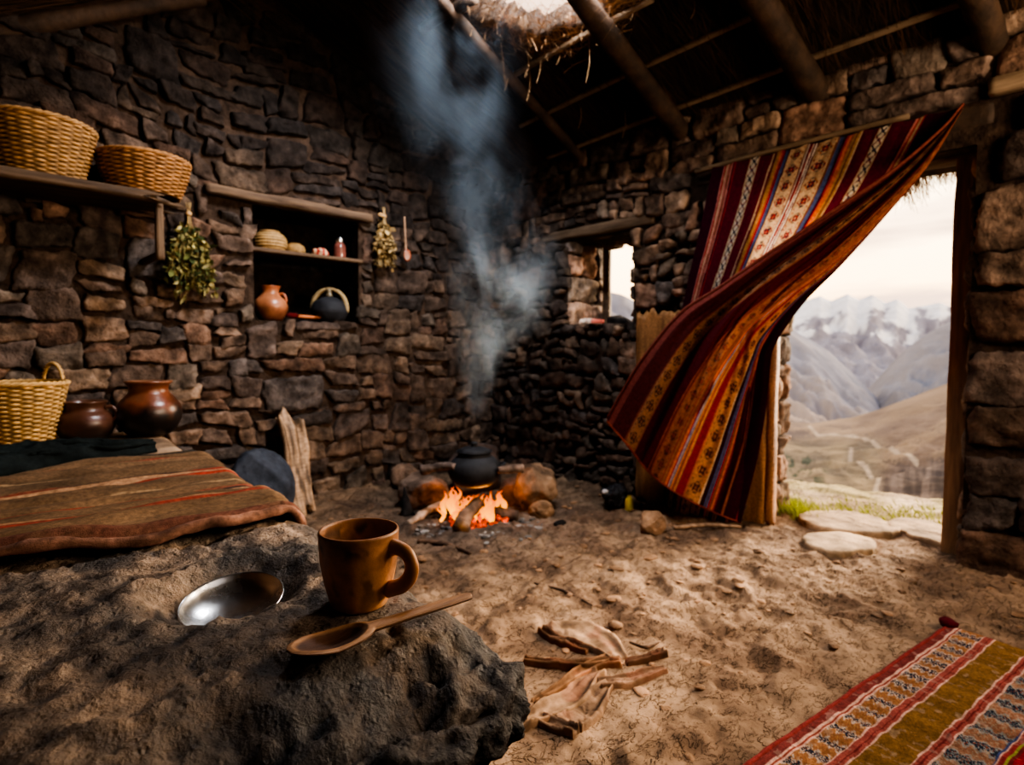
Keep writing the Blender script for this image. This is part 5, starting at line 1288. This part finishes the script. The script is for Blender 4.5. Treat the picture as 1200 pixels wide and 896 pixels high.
def curtain():
    loc = np.array([3.3, 1.1, 2.15])
    t = thing('woven_curtain', 'red striped woven curtain billowing inward across the doorway', 'curtain', loc)
    ns = 330
    G = interp([(1131, 123), (1090, 191), (1040, 251), (985, 312), (945, 352), (920, 385), (906, 410), (903, 428), (899, 470), (887, 540), (868, 612)], ns)
    Fp = interp([(1129, 122), (1106, 149), (1046, 200), (990, 238), (900, 298), (840, 339), (799, 366), (754, 420), (729, 460), (711, 493)], ns)
    Lp = interp([(835, 196), (823, 255), (806, 330), (796, 380), (784, 450), (770, 540), (762, 606)], ns)
    s = np.linspace(0, 1, ns)
    gxx = np.interp(s, [0, .3, .6, 1], [3.29, 3.26, 3.22, 3.17])
    fxx = np.interp(s, [0, .15, .35, .6, .85, 1], [3.285, 3.16, 3.06, 2.98, 2.95, 2.97])
    # ---- back sheet A : left edge -> G
    nm = 300
    A = np.zeros((ns, nm, 3)); tt = np.linspace(0, 1, nm)
    yl, yr = on_x(835, 196, 3.30)[1], on_x(1131, 123, 3.29)[1]
    for i in range(ns):
        pl = on_x(*Lp[i], 3.315); pr = on_x(*G[i], gxx[i])
        row = pl+(pr-pl)*tt[:, None]
        A[i] = row
    S, T = np.meshgrid(s, tt, indexing='ij')
    fold = .012*np.sin(T*24+2*S)*sstep(0, .3, S)+.02*np.sin(T*9+1.5)*sstep(.1, .7, S)+.004*np.sin(T*70+3*fbm(S*2, T*3, 1, 2))
    A[..., 0] = A[..., 0]-np.abs(fold)*np.sin(np.pi*T)**.5*.8*(1-.0*S)
    sag = .010*np.abs(np.sin(T*math.pi*9))*sstep(.06, .0, S); A[..., 2] -= sag
    colA = bands_color(T+.006*fbm(S*4, T*3, 2, 2), S*2.0, BA, 1.25)
    # ---- front fold B : G -> F, back side of the cloth
    nb = 330; B = np.zeros((ns, nb, 3)); tb_ = np.linspace(0, 1, nb)
    hem = interp([(868, 612), (853, 607), (815, 590), (784, 572), (757, 549), (737, 523), (711, 493)], nb)
    for i in range(ns):
        g, f = G[i], Fp[i]
        st0 = tb_; ps = .05+.45*float(sstep(.40, .86, s[i]))
        st = np.where(st0 < .5, st0/.5*ps, ps+(st0-.5)/.5*(1-ps))
        px = g[0]+(f[0]-g[0])*st; py = g[1]+(f[1]-g[1])*st
        lx = G[-1][0]+(Fp[-1][0]-G[-1][0])*st; ly = G[-1][1]+(Fp[-1][1]-G[-1][1])*st
        w = s[i]**3; px = px+(hem[:, 0]-lx)*w; py = py+(hem[:, 1]-ly)*w
        # gathered sweep: stripes bow out toward the lower left
        xx = gxx[i]+(fxx[i]-gxx[i])*st-.10*s[i]**.7*np.sin(np.pi*st)*(1-.3*st)
        fo = .075*np.sin(st*13+5.0*s[i]+1.0)*s[i]*(1-.2*s[i])*np.sin(np.pi*st)**.7+.026*np.sin(st*33-4*s[i])*s[i]*np.sin(np.pi*st)**.6+.006*np.sin(st*80+9*s[i])*np.sin(np.pi*st)
        xx = xx+fo+.05*sstep(.93, 1.0, st)*s[i]+.065*sstep(ps+.05, ps-.015, st)*float(sstep(.40, .62, s[i])*sstep(1.08, .8, s[i]))
        for j in range(nb): B[i, j] = on_x(px[j], py[j], xx[j])
    S2, T2 = np.meshgrid(s, tb_, indexing='ij')
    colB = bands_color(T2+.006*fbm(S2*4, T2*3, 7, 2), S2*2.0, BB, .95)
    edge = np.clip(1-.0*T2, 0, 1)
    V = np.concatenate([A.reshape(-1, 3), B.reshape(-1, 3)]); c = np.concatenate([colA.reshape(-1, 3), colB.reshape(-1, 3)])
    Fs = np.concatenate([grid_faces(ns, nm), grid_faces(ns, nb, off=ns*nm)]).tolist()
    for i in range(ns-1):
        a, b = i*nm+nm-1, (i+1)*nm+nm-1; d, e_ = ns*nm+i*nb, ns*nm+(i+1)*nb
        Fs.append([a, b, e_, d])
    thr = (.78+.30*nr.rand(len(V)))[:, None]
    mk('woven_cloth', V-loc, Fs, M['cloth'], t, cols=c*thr*np.concatenate([np.ones(ns*nm), ((.82+.5*S2)*(1+.35*(T2 < .5))).ravel()])[:, None])  # light painted into fold B: shaded top, glowing hem, lifted lower right zone
    mb = MB()
    fe = B[:, -1][::3]; Vt, Ft = tube(fe+np.array([-.004, 0, 0]), [.006, .010, .011], 8, rough=.15, rf=30); mb.add(Vt-loc, Ft, lin((134, 74, 62)))
    he = B[-1][::3]; Vt, Ft = tube(he, [.006, .007], 8, rough=.15, rf=30); mb.add(Vt-loc, Ft, lin((150, 70, 44)))
    mb.build('selvedge', M['cloth'], t)
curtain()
# wooden boards beside the door opening
def plank_px(name, x, px0, px1, pyt, thick, label, seed, col):
    a = on_x(px0, 560, x); b = on_x(px1, 560, x); w = abs(a[1]-b[1]); y = (a[1]+b[1])/2
    top = on_x((px0+px1)/2, pyt, x)[2]; zf = float(floor_z(x, y))-.01
    V, F = board((thick, w, top-zf), .018, .008, .006, seed, .05)
    V[:, 0] -= .004*ridged(V[:, 1]*22, V[:, 2]*2, seed, 3)
    n = len(V); g_ = np.clip(.5+.9*fbm(V[:, 1]*30, V[:, 2]*2.2, seed, 4), 0, 1)[:, None]
    c = lin(col)*(.45+.75*g_); kn = np.exp(-(((V[:, 1]-.03)/.012)**2+((V[:, 2]-.25)/.03)**2))[:, None]; c = c*(1-.7*kn)
    o = mk(name, V+np.array([x+thick/2, y, (top+zf)/2]), F, M['spoonwood'], cols=c, loc=(x, y, zf))
    return tag(o, label, 'plank', 'boards beside the doorway')
plank_px('wooden_plank', 3.30, 744, 812, 366, .045, 'broad upright wooden plank left of the curtain under the window', 3, (150, 108, 70))
plank_px('wooden_plank', 3.35, 846, 896, 420, .04, 'upright wooden plank behind the bottom tip of the curtain', 4, (176, 128, 86))
plank_px('wooden_plank', 3.36, 897, 905, 300, .07, 'narrow edge board against the left stone jamb of the doorway', 6, (168, 118, 78))
# things on the floor near it
stone_at('field_stone', on_z(763, 622, .01), (.088, .075, .075), 210, 'fist sized stone on the floor in front of the curtain hem', (138, 108, 84), None)
stick('floor_stick', [on_z(790, 618, .03), on_z(830, 615, .03), on_z(868, 617, .02)], [.010, .012, .008], 'short pale stick lying below the curtain hem', (140, 112, 88), seed=12)
p = on_z(718, 592, .03)
t = thing('dark_bag', 'small crumpled black bag lying against the wooden plank', 'bag', p)
V, F = rock((.11, .085, .075), 231, 5, 9, .2, .15); mk('bag_cloth', xform(V, rot=(0, 0, .6))+np.array([.05, .02, .055]), F, M['soot'], t)
for k, (a, b, c_) in enumerate(((-.04, .09, .075), (.05, -.07, .03))):
    V, F = rock((.024, .02, .018), 240+k, 3, 3, .1); mk('pale_patch', V+RV*(-.07+.10*k)-FV*.045+np.array([.05, .02, .085-.035*k]), F, M['rag'], t, cols=lin((170, 166, 164)))
p = on_z(737, 596, .03)
t = thing('yellow_bottle', 'small yellow green bottle standing beside the black bag', 'bottle', (p[0]+.03, p[1]+.02, float(floor_z(p[0], p[1]))))
V, F = lathe([(0, 0), (.022, 0), (.026, .006), (.026, .06), (.020, .08), (.011, .095), (.011, .11), (0, .111)], 32, 40); mk('bottle_body', V, F, M['clay'], t, cols=lin((176, 158, 44)))
V, F = lathe([(0, .106), (.013, .106), (.013, .122), (0, .123)], 24, 14); mk('cap', V, F, M['soot'], t)

# ---------------------------------------------------------------- dusty rags on the floor
def ribbon(mb, ctr, wid, col, n=70, m=21, curl=.012, lump=.006, seed=0., tip=None):
    P = interp(ctr, n); W = np.interp(np.linspace(0, 1, n), np.linspace(0, 1, len(wid)), wid)
    Q = np.array([on_z(px, py, .015) for px, py in P]); D = np.gradient(Q, axis=0); D[:, 2] = 0; D /= np.linalg.norm(D, axis=1)[:, None]
    Nn = np.stack([-D[:, 1], D[:, 0], 0*D[:, 0]], -1)
    cs = np.concatenate([[-1.04], np.linspace(-1, 1, m-2), [1.04]])
    S, Cc = np.meshgrid(np.linspace(0, 1, n), cs, indexing='ij')
    wig = 1+.10*fbm(S*3, np.sign(Cc)*3+seed, 1, 3)
    X_ = Q[:, None, 0]+Nn[:, None, 0]*Cc*W[:, None]*wig; Y_ = Q[:, None, 1]+Nn[:, None, 1]*Cc*W[:, None]*wig
    h = .009+curl*np.exp(-((np.abs(Cc)-.84)/.16)**2)*(.7+.4*pn(S*3, np.sign(Cc)*5+seed, 3))+lump*np.clip(pn(X_*7, Y_*7, seed)+.2, -.2, 1)+.002*np.sin(Cc*7+S*9+seed)
    h = np.where(np.abs(Cc) > 1.01, -.03, h)
    endf = sstep(0, .02, S)*sstep(1, .98, S); h = h*endf-.03*(1-endf)
    Z_ = floor_z(X_, Y_)+h
    c = np.tile(lin(col), S.shape+(1,))*(.65+.6*np.clip(.5+fbm(X_*14, Y_*14, seed, 3), 0, 1))[..., None]
    red = sstep(.2, .6, fbm(X_*9+seed, Y_*9, 9, 2))[..., None]*.22; c = c*(1-red)+lin((134, 66, 54))*red
    inn = np.exp(-((np.abs(Cc)-.55)/.2)**2)[..., None]*.25; c = c*(1-inn)
    mb.add(np.stack([X_, Y_, Z_], -1).reshape(-1, 3), grid_faces(n, m), c.reshape(-1, 3))
TAN = (130, 104, 82)
mb = MB()
ribbon(mb, [(640, 739), (668, 738), (700, 748), (728, 768)], [.05, .085, .075, .03], (134, 108, 86), curl=.010, seed=1, lump=.007)
ribbon(mb, [(632, 737), (652, 748), (690, 760)], [.012, .018, .016], (120, 86, 62), curl=.022, m=15, seed=2)
ribbon(mb, [(612, 771), (650, 776), (690, 777), (724, 764)], [.010, .011, .014, .022], (112, 82, 60), curl=.020, m=15, seed=3, lump=.008)
ribbon(mb, [(733, 773), (755, 770), (781, 764)], [.010, .012, .013], (96, 70, 54), curl=.020, m=13, seed=4)
tag(mb.build('floor_rag', M['rag'], loc=on_z(690, 755, 0)), 'dusty tan rag half trodden into the dirt floor, the upper heap', 'rag')
mb = MB()
ribbon(mb, [(622, 824), (655, 806), (680, 786), (700, 776), (730, 776)], [.008, .014, .018, .020, .010], (128, 94, 68), curl=.018, m=15, seed=5)
ribbon(mb, [(604, 856), (640, 834), (672, 815), (690, 792), (706, 783)], [.016, .030, .040, .035, .022], TAN, curl=.016, seed=6, lump=.008)
ribbon(mb, [(632, 843), (655, 852), (676, 862)], [.020, .024, .016], (134, 106, 84), curl=.018, seed=7, m=15, lump=.01)
ribbon(mb, [(664, 850), (690, 826), (706, 806), (716, 797)], [.045, .040, .032, .016], (126, 100, 80), curl=.014, seed=8)
ribbon(mb, [(700, 800), (730, 796), (755, 788), (782, 782)], [.022, .024, .022, .010], (128, 100, 80), curl=.014, seed=9)
tag(mb.build('floor_rag', M['rag'], loc=on_z(690, 810, 0)), 'knotted strips of dusty cloth on the floor beside the stone slab', 'rag')
# twigs
for k, (pts, lab) in enumerate((([(738, 752), (756, 758), (774, 751)], 'short dark twig lying above the dusty rags'), ([(626, 683), (660, 692), (694, 709)], 'thin curved root on the floor behind the slab edge'), ([(490, 634), (520, 637), (552, 648)], 'dark crooked root in the ash in front of the fire'))):
    stick('twig', [on_z(px, py, .012) for px, py in pts], [.004, .006, .003] if k != 2 else [.012, .014, .006], lab, (92, 72, 58), 'twig', None, seed=20+k)
# clods and chips of dirt
mbD = MB(); r = random.Random(13)
for k in range(620):
    y = r.uniform(-.4, 3.3); x = r.uniform(.9, 3.3)
    if x < 1.0+.1*y or (x-2.26)**2+(y-2.63)**2 < .15 or (y < .62 and x < 2.7 and y < .66-.17*(x-1.4)+.03): continue
    s = r.choice([.005, .006, .008, .010, .013, .017, .024])*r.uniform(.7, 1.2); flat = r.uniform(.22, .5)
    V, F = rock((s*r.uniform(.8, 1.6), s, s*flat), 500+k % 23, 2 if s < .012 else 3, 5, .1, .05); V = xform(V, rot=(0, 0, r.uniform(0, 6)))
    mbD.add(V+np.array([x, y, float(floor_z(x, y))+s*flat*.3]), F, lin((150, 116, 88))*r.uniform(.4, 1.05))
tag(mbD.build('dirt_clods', M['rock'], smooth=False), 'small clods, chips and pebbles strewn over the dirt floor', 'debris', kind='stuff')

# ---------------------------------------------------------------- rug
def rug():
    c0 = on_z(1111, 736, .012); c1 = on_z(880, 897, .012)
    d = (c1-c0)[:2]; d /= np.linalg.norm(d); n = np.array([d[1], -d[0]])
    if n[1] > 0: n = -n
    LX, LY = 2.0, .86; na, nb = 620, 330
    A, B = np.meshgrid(np.linspace(0, LX, na), np.linspace(0, LY, nb), indexing='ij')
    e = .003*fbm(A*5, 2., 0, 2)*(1-B/LY)
    x = c0[0]+d[0]*A+n[0]*(B+e); y = c0[1]+d[1]*A+n[1]*(B+e)
    ple = np.sin(A*82+1.4*fbm(A*2, B*1.0, 3, 2)+B*2.0)*.6+.5*np.sin(A*31+1.0*fbm(A*2, B, 8, 2)-B*2)
    z = .018+.0060*ple*np.clip(.7+.5*fbm(A*3, B*3, 6, 2), .2, 1.1)*sstep(-.02, .08, B)+.003*fbm(A*4, B*4, 2, 3)
    z = np.maximum(z, floor_z(x, y)+.004)
    MUS = (132, 97, 56); P1 = (158, 84, 74); LT = (214, 168, 148); RB = (124, 60, 56)
    ZG = dict(k='block', bg=(172, 126, 84), c=[(48, 50, 62), (140, 84, 54), (186, 166, 150)], r=1.15)
    ZG2 = dict(k='block', bg=(160, 136, 112), c=[(44, 52, 64), (148, 82, 56), (142, 142, 138)], r=1.1)
    half = [(0, .026, RB), (.026, .032, LT), (.032, .038, (150, 70, 56)), (.038, .042, LT), (.042, .105, ZG), (.105, .109, LT), (.109, .121, P1), (.121, .125, (120, 50, 48)), (.125, .133, P1), (.133, .137, LT), (.137, .222, MUS), (.222, .226, LT), (.226, .234, P1), (.234, .238, (120, 50, 48)), (.238, .248, P1), (.248, .252, LT), (.252, .335, ZG2), (.335, .345, [BLU, LT, P1]), (.345, .352, (150, 60, 60)), (.352, .358, (150, 152, 70)), (.358, .365, (120, 50, 48)), (.365, .43, (156, 34, 42))]
    full = [(a/LY, b/LY, s) for a, b, s in half]+[((LY-b)/LY, (LY-a)/LY, s) for a, b, s in half]
    col = bands_color(B/LY+.0015*fbm(A*6, B*5, 3, 2), A, full, LY)
    fz = nr.rand(na, nb); col = col*(.78+.36*fz)[..., None]*(.85+.25*ple*.5)[..., None]
    wl = (fbm(A*34, B*30, 4, 3) > .45)[..., None]*.14; col = col*(1-wl)+lin((210, 190, 170))*wl
    V = np.stack([x, y, z], -1).reshape(-1, 3); loc = np.array([c0[0]-.8, c0[1]-.3, .01])
    t = thing('striped_rug', 'mustard and red striped woven rug lying on the dirt floor', 'rug', loc)
    mk('rug_weave', V-loc, grid_faces(na, nb), M['rug'], t, cols=col.reshape(-1, 3), solid=.010)
    e = V.reshape(na, nb, 3)[:, 0][::4]; Vt, Ft = tube(e, .008, 8, rough=.2, rf=40); mk('edging', Vt-loc, Ft, M['rug'], t, cols=lin((134, 58, 54)))
    V, F = rock((.035, .028, .018), 555, 3, 3, .1); mk('corner_tassel', V+c0+np.array([.01, 0, .018])-loc, F, M['rug'], t, cols=lin((84, 26, 32)))
rug()

# ================================================================ CAMERA
cd = bpy.data.cameras.new('camera'); cam = bpy.data.objects.new('camera', cd); C.objects.link(cam)
R3 = Matrix(((RGT[0], UPV[0], -FWD[0]), (RGT[1], UPV[1], -FWD[1]), (RGT[2], UPV[2], -FWD[2])))
cam.matrix_world = Matrix.Translation(CAM.tolist()) @ R3.to_4x4()
cd.sensor_width = 36; cd.lens = FPX/1200*36; cd.clip_end = 3000; cd.clip_start = .02
cd.dof.use_dof = True; cd.dof.focus_distance = .90; cd.dof.aperture_fstop = 4.5
sc = bpy.context.scene; sc.camera = cam
sc.view_settings.view_transform = 'AgX'; sc.view_settings.look = 'AgX - High Contrast'; sc.view_settings.exposure = 0.2
try:
    sc.cycles.max_bounces = 8; sc.cycles.diffuse_bounces = 4; sc.cycles.transparent_max_bounces = 12; sc.cycles.volume_bounces = 1; sc.cycles.volume_step_rate = 1.0
    sc.cycles.sample_clamp_indirect = 6.0; sc.cycles.use_denoising = True
except Exception: pass
